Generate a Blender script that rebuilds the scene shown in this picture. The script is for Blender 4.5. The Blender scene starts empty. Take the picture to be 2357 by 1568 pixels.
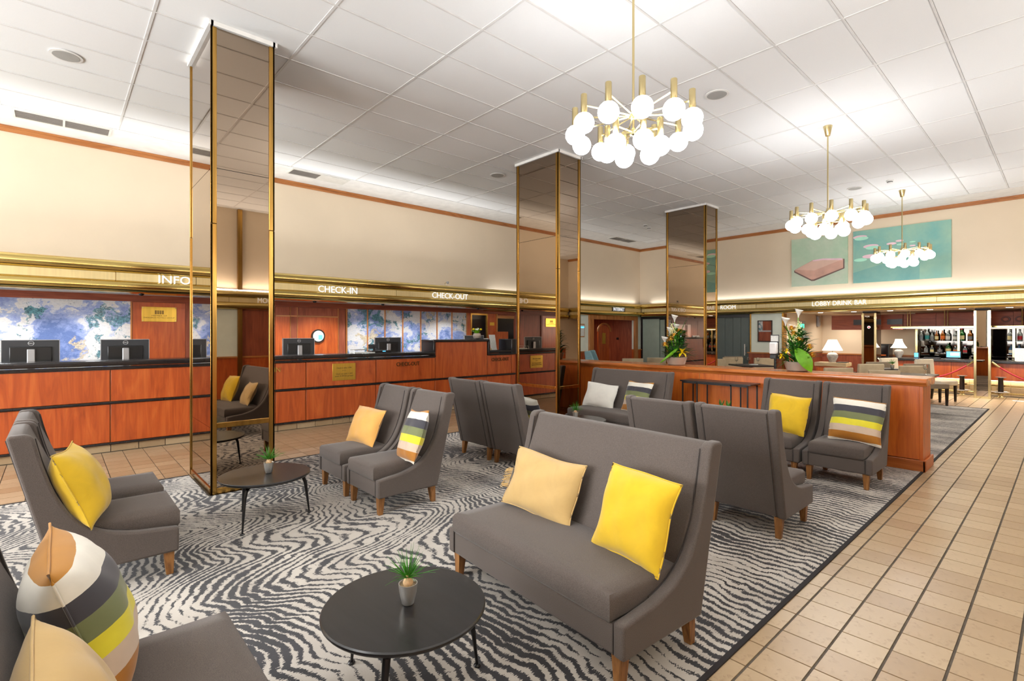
import bpy, bmesh, math, random
from mathutils import Vector, Matrix
random.seed(7)
R = math.radians
PI = math.pi
scn = bpy.context.scene
COL = scn.collection

# ------------------------------------------------------------------ camera, world, exposure
cam = bpy.data.cameras.new('camera')
cam_o = bpy.data.objects.new('camera', cam)
COL.objects.link(cam_o)
cam.sensor_width = 36.0
cam.lens = 36.0 * 1160.0 / 2357.0
cam.shift_y = -16.0 / 2357.0
cam.clip_start = 0.05
cam_o.location = (0, 0, 1.53)
cam_o.rotation_euler = (R(90), 0, R(47.85))
scn.camera = cam_o

world = bpy.data.worlds.new('daylight')
scn.world = world
world.use_nodes = True
world.node_tree.nodes['Background'].inputs[0].default_value = (0.93, 0.97, 1.0, 1)
world.node_tree.nodes['Background'].inputs[1].default_value = 2.2

scn.view_settings.view_transform = 'Standard'
scn.view_settings.look = 'None'
scn.view_settings.gamma = 1.0
scn.view_settings.use_curve_mapping = False
scn.view_settings.exposure = 0.78
cy = scn.cycles
cy.max_bounces = 6; cy.diffuse_bounces = 3; cy.glossy_bounces = 4; cy.transmission_bounces = 4
cy.use_adaptive_sampling = True; cy.adaptive_threshold = 0.06; cy.adaptive_min_samples = 16
cy.caustics_reflective = False; cy.caustics_refractive = False
cy.sample_clamp_indirect = 6.0
cy.use_denoising = True

GLOBE = 13.5      # radiance of the chandelier globes
CEIL = 4.48       # ceiling height
WX = -10.1        # reception wall plane
WY = 15.2         # bar wall plane

def area(name, loc, rot, sx, sy, power, col=(1, 1, 1), spread=None):
    l = bpy.data.lights.new(name, 'AREA'); l.shape = 'RECTANGLE'; l.size = sx; l.size_y = sy
    l.energy = power; l.color = col
    if spread: l.spread = R(spread)
    o = bpy.data.objects.new(name, l); o.location = loc; o.rotation_euler = rot; COL.objects.link(o)
    return o
# daylight entering at the glazed street front behind the camera (window openings in wall_back)
for k, xw in enumerate((-8.2, -5.0, -1.8)):
    area('window_daylight', (xw, -6.25, 2.1), (R(90), 0, 0), 2.6, 3.0, 205, (0.97, 0.99, 1.0))

# strip uplights lying on top of the brass cornices (they wash the wall and the ceiling border)
area('cove_fill_uplight', (-9.12, 1.6, 2.36), (R(180), R(42), 0), 0.2, 12.6, 235, (0.96, 0.98, 1.0))
area('cove_fill_uplight', (-10.0, 11.6, 2.553), (R(180), R(5), 0), 0.10, 6.6, 9, (0.96, 0.98, 1.0))
area('cove_fill_uplight', (-3.9, 15.12, 2.553), (R(180 + 5), 0, 0), 11.5, 0.10, 13, (0.96, 0.98, 1.0))
area('cove_fill_uplight', (2.34, 4.5, 2.553), (R(180), R(-22), 0), 0.10, 18.0, 260, (0.96, 0.98, 1.0))  # added fill from the side wall to brighten the middle of the ceiling
# ------------------------------------------------------------------ materials
def srgb(r, g, b):
    f = lambda c: (c / 255 / 12.92) if c / 255 <= 0.04045 else ((c / 255 + 0.055) / 1.055) ** 2.4
    return (f(r), f(g), f(b), 1)

class NT:
    def __init__(s, name):
        m = bpy.data.materials.new(name); m.use_nodes = True
        s.m = m; s.t = m.node_tree; s.n = s.t.nodes; s.l = s.t.links
        s.b = s.n['Principled BSDF']
    def add(s, typ, **kw):
        n = s.n.new(typ)
        for k, v in kw.items(): setattr(n, k, v)
        return n
    def link(s, a, b): s.l.new(a, b)
    def set(s, n, i, v):
        if hasattr(v, 'is_output'): s.l.new(v, n.inputs[i])
        else: n.inputs[i].default_value = v
    def math(s, op, a, b=0.0, c=None, clamp=False):
        n = s.add('ShaderNodeMath', operation=op, use_clamp=clamp)
        s.set(n, 0, a); s.set(n, 1, b)
        if c is not None: s.set(n, 2, c)
        return n.outputs[0]
    def coord(s, scale=(1, 1, 1), rnd=0.0, out='Object'):
        tc = s.add('ShaderNodeTexCoord'); v = tc.outputs[out]
        if rnd:
            oi = s.add('ShaderNodeObjectInfo')
            k = s.math('MULTIPLY', oi.outputs['Random'], rnd)
            va = s.add('ShaderNodeVectorMath', operation='ADD')
            s.l.new(v, va.inputs[0]); s.l.new(k, va.inputs[1]); v = va.outputs[0]
        mp = s.add('ShaderNodeMapping'); s.l.new(v, mp.inputs[0]); mp.inputs['Scale'].default_value = scale
        return mp.outputs[0]
    def noise(s, vec, scale, detail=3, rough=0.5, dist=0.0):
        n = s.add('ShaderNodeTexNoise'); s.l.new(vec, n.inputs['Vector'])
        n.inputs['Scale'].default_value = scale; n.inputs['Detail'].default_value = detail
        n.inputs['Roughness'].default_value = rough; n.inputs['Distortion'].default_value = dist
        return n.outputs['Fac']
    def ramp(s, fac, stops, interp='LINEAR'):
        n = s.add('ShaderNodeValToRGB'); s.l.new(fac, n.inputs[0]); n.color_ramp.interpolation = interp
        e = n.color_ramp.elements
        while len(e) < len(stops): e.new(0.5)
        for i, (p, c) in enumerate(stops): e[i].position = p; e[i].color = c
        return n.outputs[0]
    def mix(s, fac, a, b, typ='MIX'):
        n = s.add('ShaderNodeMix', data_type='RGBA', blend_type=typ)
        s.set(n, 0, fac); s.set(n, 6, a); s.set(n, 7, b)
        return n.outputs[2]
    def bump(s, h, strength, dist=0.01):
        n = s.add('ShaderNodeBump'); s.l.new(h, n.inputs['Height'])
        n.inputs['Strength'].default_value = strength; n.inputs['Distance'].default_value = dist
        s.l.new(n.outputs[0], s.b.inputs['Normal'])
    def p(s, **kw):
        for k, v in kw.items():
            k = {'base': 'Base Color', 'rough': 'Roughness', 'metal': 'Metallic', 'spec': 'Specular IOR Level', 'trans': 'Transmission Weight',
                 'emit': 'Emission Color', 'es': 'Emission Strength', 'sheen': 'Sheen Weight', 'coat': 'Coat Weight', 'ior': 'IOR', 'alpha': 'Alpha', 'croughness': 'Coat Roughness'}[k]
            s.set(s.b, k, v)
        return s.m

def plain(name, c, rough=0.5, metal=0.0, var=0.06, scale=6, **kw):
    """one colour with slight mottling"""
    t = NT(name)
    f = t.noise(t.coord(), scale, 3)
    c = tuple(c)
    lo = tuple(x * (1 - var) for x in c[:3]) + (1,); hi = tuple(min(1, x * (1 + var)) for x in c[:3]) + (1,)
    t.p(base=t.ramp(f, [(0.3, lo), (0.7, hi)]), rough=rough, metal=metal, **kw)
    return t.m

def wood(name, stops, grain='z', rough=0.35, rnd=13.0, s=1.0, coat=0.15):
    t = NT(name)
    sc = {'z': (3.2, 3.2, 0.42), 'y': (3.2, 0.42, 3.2), 'x': (0.42, 3.2, 3.2)}[grain]
    v = t.coord(tuple(k * s for k in sc), rnd)
    f1 = t.noise(v, 2.6, 5, 0.55, 1.6)
    sc2 = {'z': (60, 60, 2.5), 'y': (60, 2.5, 60), 'x': (2.5, 60, 60)}[grain]
    f2 = t.noise(t.coord(sc2, rnd), 1.0, 3)
    base = t.ramp(f1, stops)
    dark = t.ramp(f2, [(0.35, (0.72, 0.66, 0.6, 1)), (0.6, (1, 1, 1, 1))])
    t.p(base=t.mix(0.32, base, dark, 'MULTIPLY'), rough=rough, coat=coat, croughness=0.2)
    return t.m

CH = [(0.25, srgb(156, 66, 25)), (0.5, srgb(188, 85, 33)), (0.72, srgb(204, 104, 45))]
M = {}
M['cherry'] = wood('cherry_wood', CH)
M['cherry_y'] = wood('cherry_wood_along_wall', CH, 'y')
PW = [(0.25, srgb(174, 80, 24)), (0.5, srgb(206, 104, 34)), (0.75, srgb(220, 122, 46))]
M['part'] = wood('partition_cherry_wood', PW)
M['part_x'] = wood('partition_cap_wood', [(0.25, srgb(150, 74, 24)), (0.5, srgb(186, 102, 42)), (0.75, srgb(204, 126, 62))], 'x', rough=0.25)
DW = [(0.25, srgb(116, 52, 30)), (0.5, srgb(148, 72, 44)), (0.75, srgb(168, 90, 58))]
M['dwood'] = wood('dark_cherry_wood', DW, rough=0.5, coat=0.0)
M['dwood_x'] = wood('dark_cherry_wood_long', DW, 'x', rough=0.5, coat=0.0)
M['dwood_y'] = wood('dark_cherry_wood_along', DW, 'y', rough=0.5, coat=0.0)
TR = [(0.25, srgb(150, 88, 40)), (0.5, srgb(184, 116, 58)), (0.75, srgb(200, 136, 76))]
M['trim_y'] = wood('trim_wood_along_y', TR, 'y')
M['trim_x'] = wood('trim_wood_along_x', TR, 'x')
M['trim_z'] = wood('trim_wood_upright', TR, 'z')
M['legwood'] = wood('walnut_leg', [(0.3, srgb(110, 70, 34)), (0.55, srgb(150, 102, 54)), (0.75, srgb(172, 124, 72))], 'z', s=3, coat=0.0)
M['palewood'] = wood('pale_rustic_wood', [(0.3, srgb(170, 140, 100)), (0.6, srgb(205, 180, 140)), (0.8, srgb(220, 198, 160))], 'x')
M['black'] = plain('black_lacquer', srgb(34, 30, 30), 0.22)
M['blackmetal'] = plain('black_metal', srgb(30, 29, 30), 0.4, 0.3)
M['tabletop'] = wood('black_stained_tabletop', [(0.3, srgb(30, 29, 30)), (0.6, srgb(37, 36, 37)), (0.8, srgb(44, 42, 42))], 'x', rough=0.3, coat=0.1)
M['white'] = plain('white_paint', srgb(238, 236, 232), 0.6)
M['offwhite'] = plain('off_white', srgb(225, 222, 214), 0.5)
M['darkgrey'] = plain('dark_grey_plastic', srgb(52, 54, 58), 0.35)
M['silver'] = plain('silver_plastic', srgb(176, 176, 178), 0.35, 0.5)
M['steel'] = plain('brushed_steel', srgb(206, 203, 198), 0.3, 0.75)
M['paper'] = plain('printed_paper', srgb(214, 214, 208), 0.7, scale=40, var=0.12)
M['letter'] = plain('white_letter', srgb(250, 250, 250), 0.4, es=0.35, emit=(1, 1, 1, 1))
M['letterdark'] = plain('dark_bronze_letter', srgb(96, 66, 34), 0.4, 0.6)
M['lettergold'] = plain('gold_letter', srgb(206, 160, 80), 0.35, 0.8)
M['ink'] = plain('engraved_ink', srgb(92, 70, 28), 0.6)
M['red'] = plain('red_rope', srgb(186, 40, 58), 0.6, scale=60, var=0.25)
M['teal'] = plain('teal_upholstery', srgb(138, 172, 178), 0.85)
M['brownleather'] = plain('brown_leather', srgb(96, 48, 42), 0.5)
M['stucco'] = plain('mottled_ceramic', srgb(168, 160, 152), 0.6, scale=9, var=0.35)
M['shade'] = plain('white_lampshade', srgb(245, 242, 236), 0.8, es=1.3, emit=(1, 0.95, 0.86, 1))
M['potgold'] = plain('champagne_pot', srgb(190, 174, 158), 0.35, 0.45)
M['bulb_plant'] = plain('plant_bulb', srgb(208, 172, 128), 0.7, var=0.25, scale=60)
M['gravel'] = plain('gravel_fill', srgb(150, 130, 100), 0.9, var=0.7, scale=180)
M['grass'] = plain('grass_blade', srgb(58, 132, 24), 0.45, var=0.4, scale=30)
M['leaf'] = plain('dark_leaf', srgb(44, 100, 28), 0.4, var=0.5, scale=20)
M['leafb'] = plain('bright_leaf', srgb(104, 164, 26), 0.35, var=0.25, scale=14)
M['calla'] = plain('white_calla', srgb(240, 236, 228), 0.5)
M['gerbera'] = plain('orange_yellow_petal', srgb(240, 178, 58), 0.6, var=0.12, scale=40)
M['yellowflower'] = plain('yellow_petal', srgb(246, 214, 20), 0.5)
M['cream'] = plain('cream_blossom', srgb(236, 230, 170), 0.6)
M['bedpink'] = plain('pink_paint', srgb(214, 168, 150), 0.6, scale=3, var=0.15)
M['bedtop'] = plain('pale_pink_paint', srgb(226, 190, 172), 0.6, scale=3, var=0.08)
M['beddark'] = plain('dark_paint_outline', srgb(120, 96, 90), 0.6)
M['ellpink'] = plain('rose_paint', srgb(240, 204, 214), 0.6)
M['ellgreen'] = plain('mint_paint', srgb(178, 234, 208), 0.6)
M['suede'] = plain('beige_suede', srgb(184, 164, 132), 0.95, scale=5, var=0.12, sheen=0.3)
M['suede2'] = plain('shaded_suede', srgb(140, 122, 98), 0.95, scale=5, var=0.12, sheen=0.3)  # beige suede with the shade of the turned chairs put into its colour
M['suede3'] = plain('pale_suede', srgb(216, 202, 178), 0.95, scale=5, var=0.08)
M['darkwood'] = plain('ebony_wood', srgb(40, 30, 26), 0.35)
M['glassgreen'] = plain('frosted_green_glass', srgb(168, 182, 168), 0.25, var=0.05)
M['blind'] = plain('grey_blind_slat', srgb(96, 106, 102), 0.35, var=0.05)
M['palewall'] = plain('pale_mint_wall', srgb(226, 232, 218), 0.75, var=0.03)
M['screen'] = plain('blue_screen', srgb(90, 190, 240), 0.3, es=1.0, emit=srgb(80, 180, 235))
M['exitgreen'] = plain('green_exit_panel', srgb(40, 200, 150), 0.3, es=1.2, emit=srgb(60, 215, 165))
M['barlight'] = plain('lit_strip', (1, 0.95, 0.85, 1), 0.5, es=9.0, emit=(1, 0.9, 0.7, 1))
M['downlight'] = plain('downlight_lens', (1, 1, 1, 1), 0.5, es=6.0, emit=(0.95, 0.98, 1, 1))
M['darkniche'] = plain('dark_glass', srgb(22, 20, 24), 0.12)
M['backmirror'] = NT('bar_mirror').p(base=srgb(70, 66, 62), rough=0.03, metal=1.0)
M['blackplastic'] = plain('black_plastic', srgb(24, 24, 26), 0.3)

def brass(name, c, rough, streak=0.25, axis='y', metal=1.0):
    t = NT(name)
    sc = {'y': (30, 0.8, 30), 'x': (0.8, 30, 30), 'z': (30, 30, 1.2)}[axis]
    f = t.noise(t.coord(sc, 3.0), 1.0, 4)
    lo = tuple(k * (1 - streak) for k in c[:3]) + (1,)
    t.p(base=t.ramp(f, [(0.3, lo), (0.7, c)]), rough=rough, metal=metal)
    return t.m
BR = srgb(222, 196, 122)
M['brass_y'] = brass('polished_brass_along_y', BR, 0.16, 0.12, 'y')
M['brass_x'] = brass('polished_brass_along_x', srgb(222, 200, 134), 0.18, 0.12, 'x')
M['band_y'] = brass('satin_brass_band_y', srgb(232, 208, 150), 0.5, 0.10, 'z', 0.4)
M['band_x'] = brass('satin_brass_band_x', srgb(238, 218, 164), 0.45, 0.18, 'z', 0.4)
M['brass_z'] = brass('aged_brass_edge', srgb(206, 160, 84), 0.22, 0.4, 'z')
M['brass'] = brass('lamp_brass', srgb(214, 196, 146), 0.2, 0.15, 'z')
M['plaque'] = brass('gold_plaque', srgb(226, 186, 84), 0.3, 0.15, 'z')

t = NT('bronze_mirror_glass')
M['mirror'] = t.p(base=srgb(164, 146, 128), rough=0.015, metal=1.0)
t = NT('clear_glass')
M['glass'] = t.p(base=(0.96, 0.98, 0.97, 1), rough=0.02, trans=1.0, ior=1.45)
t = NT('globe_lit')
M['globe'] = t.p(base=(1, 1, 1, 1), rough=0.4, emit=(0.97, 0.985, 1.0, 1), es=GLOBE)
M['wall'] = plain('beige_wall', srgb(230, 211, 184), 0.85, var=0.02, scale=1.5)

# ceiling tile: fine grain
t = NT('ceiling_tile'); f = t.noise(t.coord((1, 1, 1), 5), 320, 2)
oi = t.add('ShaderNodeObjectInfo')
tone = t.ramp(oi.outputs['Random'], [(0.0, srgb(243, 243, 242)), (1.0, srgb(249, 249, 248))])
t.p(base=t.mix(0.5, tone, t.ramp(f, [(0.3, (0.93, 0.93, 0.93, 1)), (0.6, (1, 1, 1, 1))]), 'MULTIPLY'), rough=0.9); t.bump(f, 0.15, 0.002); M['ctile'] = t.m
M['grille'] = plain('grey_grille', srgb(172, 170, 166), 0.7)
M['louvre'] = plain('grey_louvre', srgb(136, 130, 124), 0.6)
M['tbar'] = plain('ceiling_grid_white', srgb(226, 224, 221), 0.6)

# terracotta floor tile
t = NT('terracotta_tile')
v = t.coord((1, 1, 1)); oi = t.add('ShaderNodeObjectInfo')
tone = t.ramp(oi.outputs['Random'], [(0.0, srgb(168, 140, 106)), (0.5, srgb(179, 152, 117)), (1.0, srgb(188, 163, 129))])
cl = t.noise(v, 7, 4); wear = t.noise(v, 34, 6, 0.7, 0.6); msk = t.noise(v, 9, 3)
base = t.mix(0.5, tone, t.ramp(cl, [(0.3, (0.86, 0.84, 0.8, 1)), (0.7, (1.0, 1.0, 1.0, 1))]), 'MULTIPLY')
wf = t.math('MULTIPLY', t.ramp(wear, [(0.52, (0, 0, 0, 1)), (0.66, (1, 1, 1, 1))]), t.ramp(msk, [(0.48, (0, 0, 0, 1)), (0.62, (1, 1, 1, 1))]))
base = t.mix(t.math('MULTIPLY', wf, 0.6), base, srgb(128, 100, 70))
t.p(base=base, rough=0.34); t.bump(cl, 0.08, 0.004); M['tile'] = t.m
M['grout'] = plain('grey_grout', srgb(92, 82, 70), 0.9, var=0.2, scale=20)

# rug: flowing charcoal stripes on cream
t = NT('striped_rug')
v = t.coord((1, 1, 1))
sx = t.add('ShaderNodeSeparateXYZ'); t.link(v, sx.inputs[0]); X, Y = sx.outputs[0], sx.outputs[1]
n1 = t.noise(t.coord((0.75, 0.26, 1)), 1.0, 1.5, 0.4)
n2 = t.noise(t.coord((2.6, 0.9, 1)), 1.0, 2)
n2b = t.noise(t.coord((10, 4, 1)), 1.0, 2)
left = t.math('MULTIPLY_ADD', X, -0.42, -0.75, True)       # grows to 1 away from the tiled aisle
amp = t.math('MULTIPLY_ADD', left, 2.6, 0.7)
w = t.math('MULTIPLY', t.math('SUBTRACT', n1, 0.5), amp)
w2 = t.math('MULTIPLY', t.math('SUBTRACT', n2, 0.5), t.math('MULTIPLY_ADD', left, 0.35, 0.25))
w3 = t.math('MULTIPLY', t.math('SUBTRACT', n2b, 0.5), 0.07)
yy = t.math('ADD', t.math('ADD', t.math('ADD', Y, w), w2), w3)
ph = t.math('MULTIPLY', yy, 15.5)
rag = t.noise(t.coord((150, 26, 1)), 1.0, 3, 0.6)
ph2 = t.math('ADD', ph, t.math('MULTIPLY', t.math('SUBTRACT', rag, 0.5), 0.75))
fr = t.math('FRACT', ph2)
tri = t.math('ABSOLUTE', t.math('MULTIPLY_ADD', fr, 2.0, -1.0))
den = t.noise(t.coord((0.8, 2.2, 1)), 1.0, 3, 0.55)
den2 = t.noise(t.coord((14, 36, 1)), 1.0, 4, 0.65)
thr = t.math('ADD', t.math('MULTIPLY_ADD', den, -2.3, 1.66), t.math('MULTIPLY', t.math('SUBTRACT', den2, 0.5), -1.5))
st = t.math('MULTIPLY', t.math('SUBTRACT', tri, thr), 9.0, clamp=True)
cr = t.ramp(t.noise(v, 3, 3), [(0.3, srgb(170, 161, 150)), (0.7, srgb(196, 188, 177))])
bk = t.ramp(t.noise(v, 5, 2), [(0.3, srgb(24, 23, 27)), (0.7, srgb(42, 39, 44))])
t.p(base=t.mix(st, cr, bk), rough=0.95, sheen=0.2); t.bump(t.noise(v, 260, 2), 0.25, 0.004)
M['rug'] = t.m
M['rugedge'] = plain('rug_binding', srgb(40, 36, 36), 0.95)

# grey fabric
def fabric(name, c, cell=420):
    t = NT(name); v = t.coord((1, 1, 1))
    f = t.noise(v, cell, 2, 0.6); g = t.noise(v, 4, 3)
    base = t.ramp(f, [(0.32, tuple(k * 0.62 for k in c[:3]) + (1,)), (0.68, tuple(min(1, k * 1.3) for k in c[:3]) + (1,))])
    base = t.mix(0.35, base, t.ramp(g, [(0.3, (0.82, 0.82, 0.82, 1)), (0.7, (1, 1, 1, 1))]), 'MULTIPLY')
    t.p(base=base, rough=0.95, sheen=0.15); t.bump(f, 0.25, 0.002)
    return t.m
M['fabric'] = fabric('grey_tweed', srgb(92, 82, 76))
M['piping'] = plain('dark_piping', srgb(58, 52, 50), 0.9)
def velvet(name, c, var=0.05):
    t = NT(name); v = t.coord((1, 1, 1), 3)
    f = t.noise(v, 7, 4, 0.6, 0.8)
    base = t.ramp(f, [(0.3, tuple(k * (1 - var * 1.6) for k in c[:3]) + (1,)), (0.65, tuple(min(1, k * (1 + var)) for k in c[:3]) + (1,))])
    t.p(base=base, rough=0.8, sheen=0.35); t.bump(f, 0.12, 0.01)
    return t.m
M['yellow'] = velvet('yellow_velvet', srgb(214, 174, 10))
M['tan'] = velvet('tan_velvet', srgb(194, 160, 100), 0.04)
M['orange'] = velvet('amber_velvet', srgb(218, 162, 80), 0.04)
M['cushwhite'] = velvet('white_linen', srgb(224, 220, 210), 0.04)
t = NT('striped_velvet')
tc = t.add('ShaderNodeTexCoord'); sz = t.add('ShaderNodeSeparateXYZ'); t.link(tc.outputs['Object'], sz.inputs[0])
f = t.math('MULTIPLY_ADD', sz.outputs[2], 1 / 0.52, 0.5)
f = t.math('ADD', f, t.math('MULTIPLY', t.math('SUBTRACT', t.noise(t.coord(), 14, 3), 0.5), 0.012))
S = [(0.0, srgb(226, 216, 200)), (0.10, srgb(172, 108, 12)), (0.24, srgb(206, 182, 158)), (0.375, srgb(226, 212, 40)), (0.50, srgb(116, 122, 78)),
     (0.635, srgb(58, 56, 64)), (0.77, srgb(232, 226, 212)), (0.91, srgb(184, 122, 14))]
base = t.ramp(f, S, 'CONSTANT')
g = t.noise(t.coord(), 5, 4, 0.6, 0.5)
t.p(base=t.mix(0.5, base, t.ramp(g, [(0.3, (0.72, 0.72, 0.72, 1)), (0.65, (1, 1, 1, 1))]), 'MULTIPLY'), rough=0.75, sheen=0.3)
M['stripe'] = t.m

# blue painted marble
t = NT('blue_marble_mural')
v = t.coord((1, 1, 1.25))
nw = t.add('ShaderNodeTexNoise'); t.link(v, nw.inputs['Vector']); nw.inputs['Scale'].default_value = 2.3; nw.inputs['Detail'].default_value = 5; nw.inputs['Roughness'].default_value = 0.62
va = t.add('ShaderNodeVectorMath', operation='MULTIPLY_ADD'); t.link(nw.outputs['Color'], va.inputs[0]); va.inputs[1].default_value = (0.9, 0.9, 0.9); t.link(v, va.inputs[2])
a = t.noise(va.outputs[0], 1.15, 6, 0.58, 0.5); b = t.noise(va.outputs[0], 2.4, 5, 0.6, 0.8); d = t.noise(va.outputs[0], 1.9, 4, 0.5, 0.3); c3 = t.noise(v, 40, 5, 0.75)
base = t.ramp(a, [(0.36, srgb(92, 112, 160)), (0.41, srgb(136, 150, 194)), (0.455, srgb(166, 172, 200)), (0.47, srgb(206, 204, 204)), (0.585, srgb(214, 206, 196)), (0.60, srgb(168, 176, 200)), (0.68, srgb(126, 138, 182))])
base = t.mix(t.ramp(b, [(0.57, (0, 0, 0, 1)), (0.585, (0.8, 0.8, 0.8, 1)), (0.66, (1, 1, 1, 1))]), base, t.ramp(c3, [(0.4, srgb(36, 72, 84)), (0.6, srgb(96, 150, 156))]))
base = t.mix(t.ramp(d, [(0.36, (0.8, 0.8, 0.8, 1)), (0.385, (0, 0, 0, 1))]), base, t.ramp(c3, [(0.4, srgb(170, 150, 120)), (0.6, srgb(214, 194, 150))]))
base = t.mix(0.55, base, t.ramp(c3, [(0.32, (0.6, 0.62, 0.72, 1)), (0.55, (1, 1, 1, 1))]), 'MULTIPLY')
M['marble'] = t.p(base=base, rough=0.5)
# mint canvases
def canvas(name, a, b):
    t = NT(name); v = t.coord((1, 1, 1)); f = t.noise(v, 0.9, 5, 0.6, 0.3); g = t.noise(v, 12, 4)
    base = t.ramp(f, [(0.35, a), (0.62, b)])
    t.p(base=t.mix(0.3, base, t.ramp(g, [(0.3, (0.85, 0.85, 0.85, 1)), (0.7, (1, 1, 1, 1))]), 'MULTIPLY'), rough=0.7); return t.m
M['canvas1'] = canvas('mint_canvas', srgb(176, 208, 178), srgb(206, 216, 194))
M['canvas2'] = canvas('teal_canvas', srgb(120, 178, 172), srgb(160, 196, 172))
M['canvas3'] = canvas('deep_teal_paint', srgb(104, 164, 164), srgb(136, 184, 172))

# ------------------------------------------------------------------ mesh helpers
class B:
    def __init__(s): s.v = []; s.f = []
    def box(s, x0, x1, y0, y1, z0, z1):
        n = len(s.v)
        s.v += [(x0, y0, z0), (x1, y0, z0), (x1, y1, z0), (x0, y1, z0), (x0, y0, z1), (x1, y0, z1), (x1, y1, z1), (x0, y1, z1)]
        s.f += [tuple(n + i for i in q) for q in ((0, 3, 2, 1), (4, 5, 6, 7), (0, 1, 5, 4), (1, 2, 6, 5), (2, 3, 7, 6), (3, 0, 4, 7))]
        return s
    def taper(s, cx, cy_, z0, z1, a0, b0, a1, b1, dx=0, dy=0):
        n = len(s.v)
        for z, a, b, ox, oy in ((z0, a0, b0, dx, dy), (z1, a1, b1, 0, 0)):
            s.v += [(cx + ox - a, cy_ + oy - b, z), (cx + ox + a, cy_ + oy - b, z), (cx + ox + a, cy_ + oy + b, z), (cx + ox - a, cy_ + oy + b, z)]
        s.f += [tuple(n + i for i in q) for q in ((0, 3, 2, 1), (4, 5, 6, 7), (0, 1, 5, 4), (1, 2, 6, 5), (2, 3, 7, 6), (3, 0, 4, 7))]
        return s
    def lathe(s, prof, c=(0, 0, 0), n=24, sx=1, sy=1):
        k = len(s.v)
        for r, z in prof:
            for i in range(n):
                a = 2 * PI * i / n
                s.v.append((c[0] + r * sx * math.cos(a), c[1] + r * sy * math.sin(a), c[2] + z))
        for j in range(len(prof) - 1):
            for i in range(n):
                i2 = (i + 1) % n
                s.f.append((k + j * n + i, k + j * n + i2, k + (j + 1) * n + i2, k + (j + 1) * n + i))
        s.f.append(tuple(k + i for i in reversed(range(n))))
        s.f.append(tuple(k + (len(prof) - 1) * n + i for i in range(n)))
        return s
    def sphere(s, c, r, n=16, m=10, sz=1.0):
        return s.lathe([(max(1e-4, r * math.sin(PI * j / m)), -r * sz * math.cos(PI * j / m)) for j in range(m + 1)], c, n)
    def tube(s, pts, r, n=8, cap=True):
        pts = [Vector(p) for p in pts]; k = len(s.v)
        rr = r if isinstance(r, (list, tuple)) else [r] * len(pts)
        up = Vector((0, 0, 1))
        for i, p in enumerate(pts):
            d = (pts[min(i + 1, len(pts) - 1)] - pts[max(i - 1, 0)]).normalized()
            a = d.cross(up)
            if a.length < 1e-3: a = d.cross(Vector((1, 0, 0)))
            a.normalize(); b = d.cross(a)
            for j in range(n):
                q = 2 * PI * j / n
                s.v.append(tuple(p + (a * math.cos(q) + b * math.sin(q)) * rr[i]))
        for i in range(len(pts) - 1):
            for j in range(n):
                j2 = (j + 1) % n
                s.f.append((k + i * n + j, k + i * n + j2, k + (i + 1) * n + j2, k + (i + 1) * n + j))
        if cap:
            s.f.append(tuple(k + j for j in range(n))); s.f.append(tuple(k + (len(pts) - 1) * n + j for j in reversed(range(n))))
        return s
    def prism(s, poly, axis, a0, a1):
        """poly in the other two axes (cyclic order): axis x -> (y,z), y -> (x,z), z -> (x,y)"""
        k = len(s.v); n = len(poly)
        mk = {'x': lambda p, a: (a, p[0], p[1]), 'y': lambda p, a: (p[0], a, p[1]), 'z': lambda p, a: (p[0], p[1], a)}[axis]
        for a in (a0, a1): s.v += [mk(p, a) for p in poly]
        s.f += [tuple(k + i for i in range(n)), tuple(k + n + i for i in reversed(range(n)))]
        for i in range(n):
            j = (i + 1) % n
            s.f.append((k + i, k + n + i, k + n + j, k + j))
        return s
    def leaf(s, base, tip, width, bend=0.0, n=6, cup=0.15, side=None):
        """a thin two-sided blade from base to tip"""
        b0, t0 = Vector(base), Vector(tip); d = t0 - b0; L = d.length
        sd = Vector(side) if side else d.cross(Vector((0, 0, 1)))
        if sd.length < 1e-4: sd = Vector((1, 0, 0))
        sd.normalize(); nm = sd.cross(d).normalized(); k = len(s.v)
        for i in range(n + 1):
            u = i / n; w = width * (math.sin(PI * min(1, u * 0.92 + 0.08)) ** 0.8) if i < n else 0.0005
            c = b0 + d * u + nm * (bend * L * math.sin(PI * u)) 
            s.v += [tuple(c - sd * w / 2 + nm * w * cup), tuple(c - nm * 0.0), tuple(c + sd * w / 2 + nm * w * cup)]
        for i in range(n):
            a = k + i * 3
            s.f += [(a, a + 1, a + 4, a + 3), (a + 1, a + 2, a + 5, a + 4)]
        return s
    def mesh(s, name, mat, smooth=35):
        me = bpy.data.meshes.new(name); me.from_pydata(s.v, [], s.f); me.update()
        bm = bmesh.new(); bm.from_mesh(me); bmesh.ops.recalc_face_normals(bm, faces=bm.faces); bm.to_mesh(me); bm.free()
        if mat: me.materials.append(M[mat] if isinstance(mat, str) else mat)
        if smooth:
            me.polygons.foreach_set('use_smooth', [True] * len(me.polygons))
            me.set_sharp_from_angle(angle=R(smooth))
        return me
    def build(s, name, mat, parent=None, loc=None, rz=0.0, bevel=0.0, seg=2, smooth=35, subsurf=0):
        o = bpy.data.objects.new(name, s.mesh(name, mat, smooth)); COL.objects.link(o)
        if parent is not None: o.parent = parent
        if loc: o.location = loc
        if rz: o.rotation_euler[2] = rz
        if bevel:
            m = o.modifiers.new('bevel', 'BEVEL'); m.width = bevel; m.segments = seg; m.limit_method = 'ANGLE'; m.angle_limit = R(35)
        if subsurf:
            m = o.modifiers.new('subsurf', 'SUBSURF'); m.levels = subsurf; m.render_levels = subsurf
        return o

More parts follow.
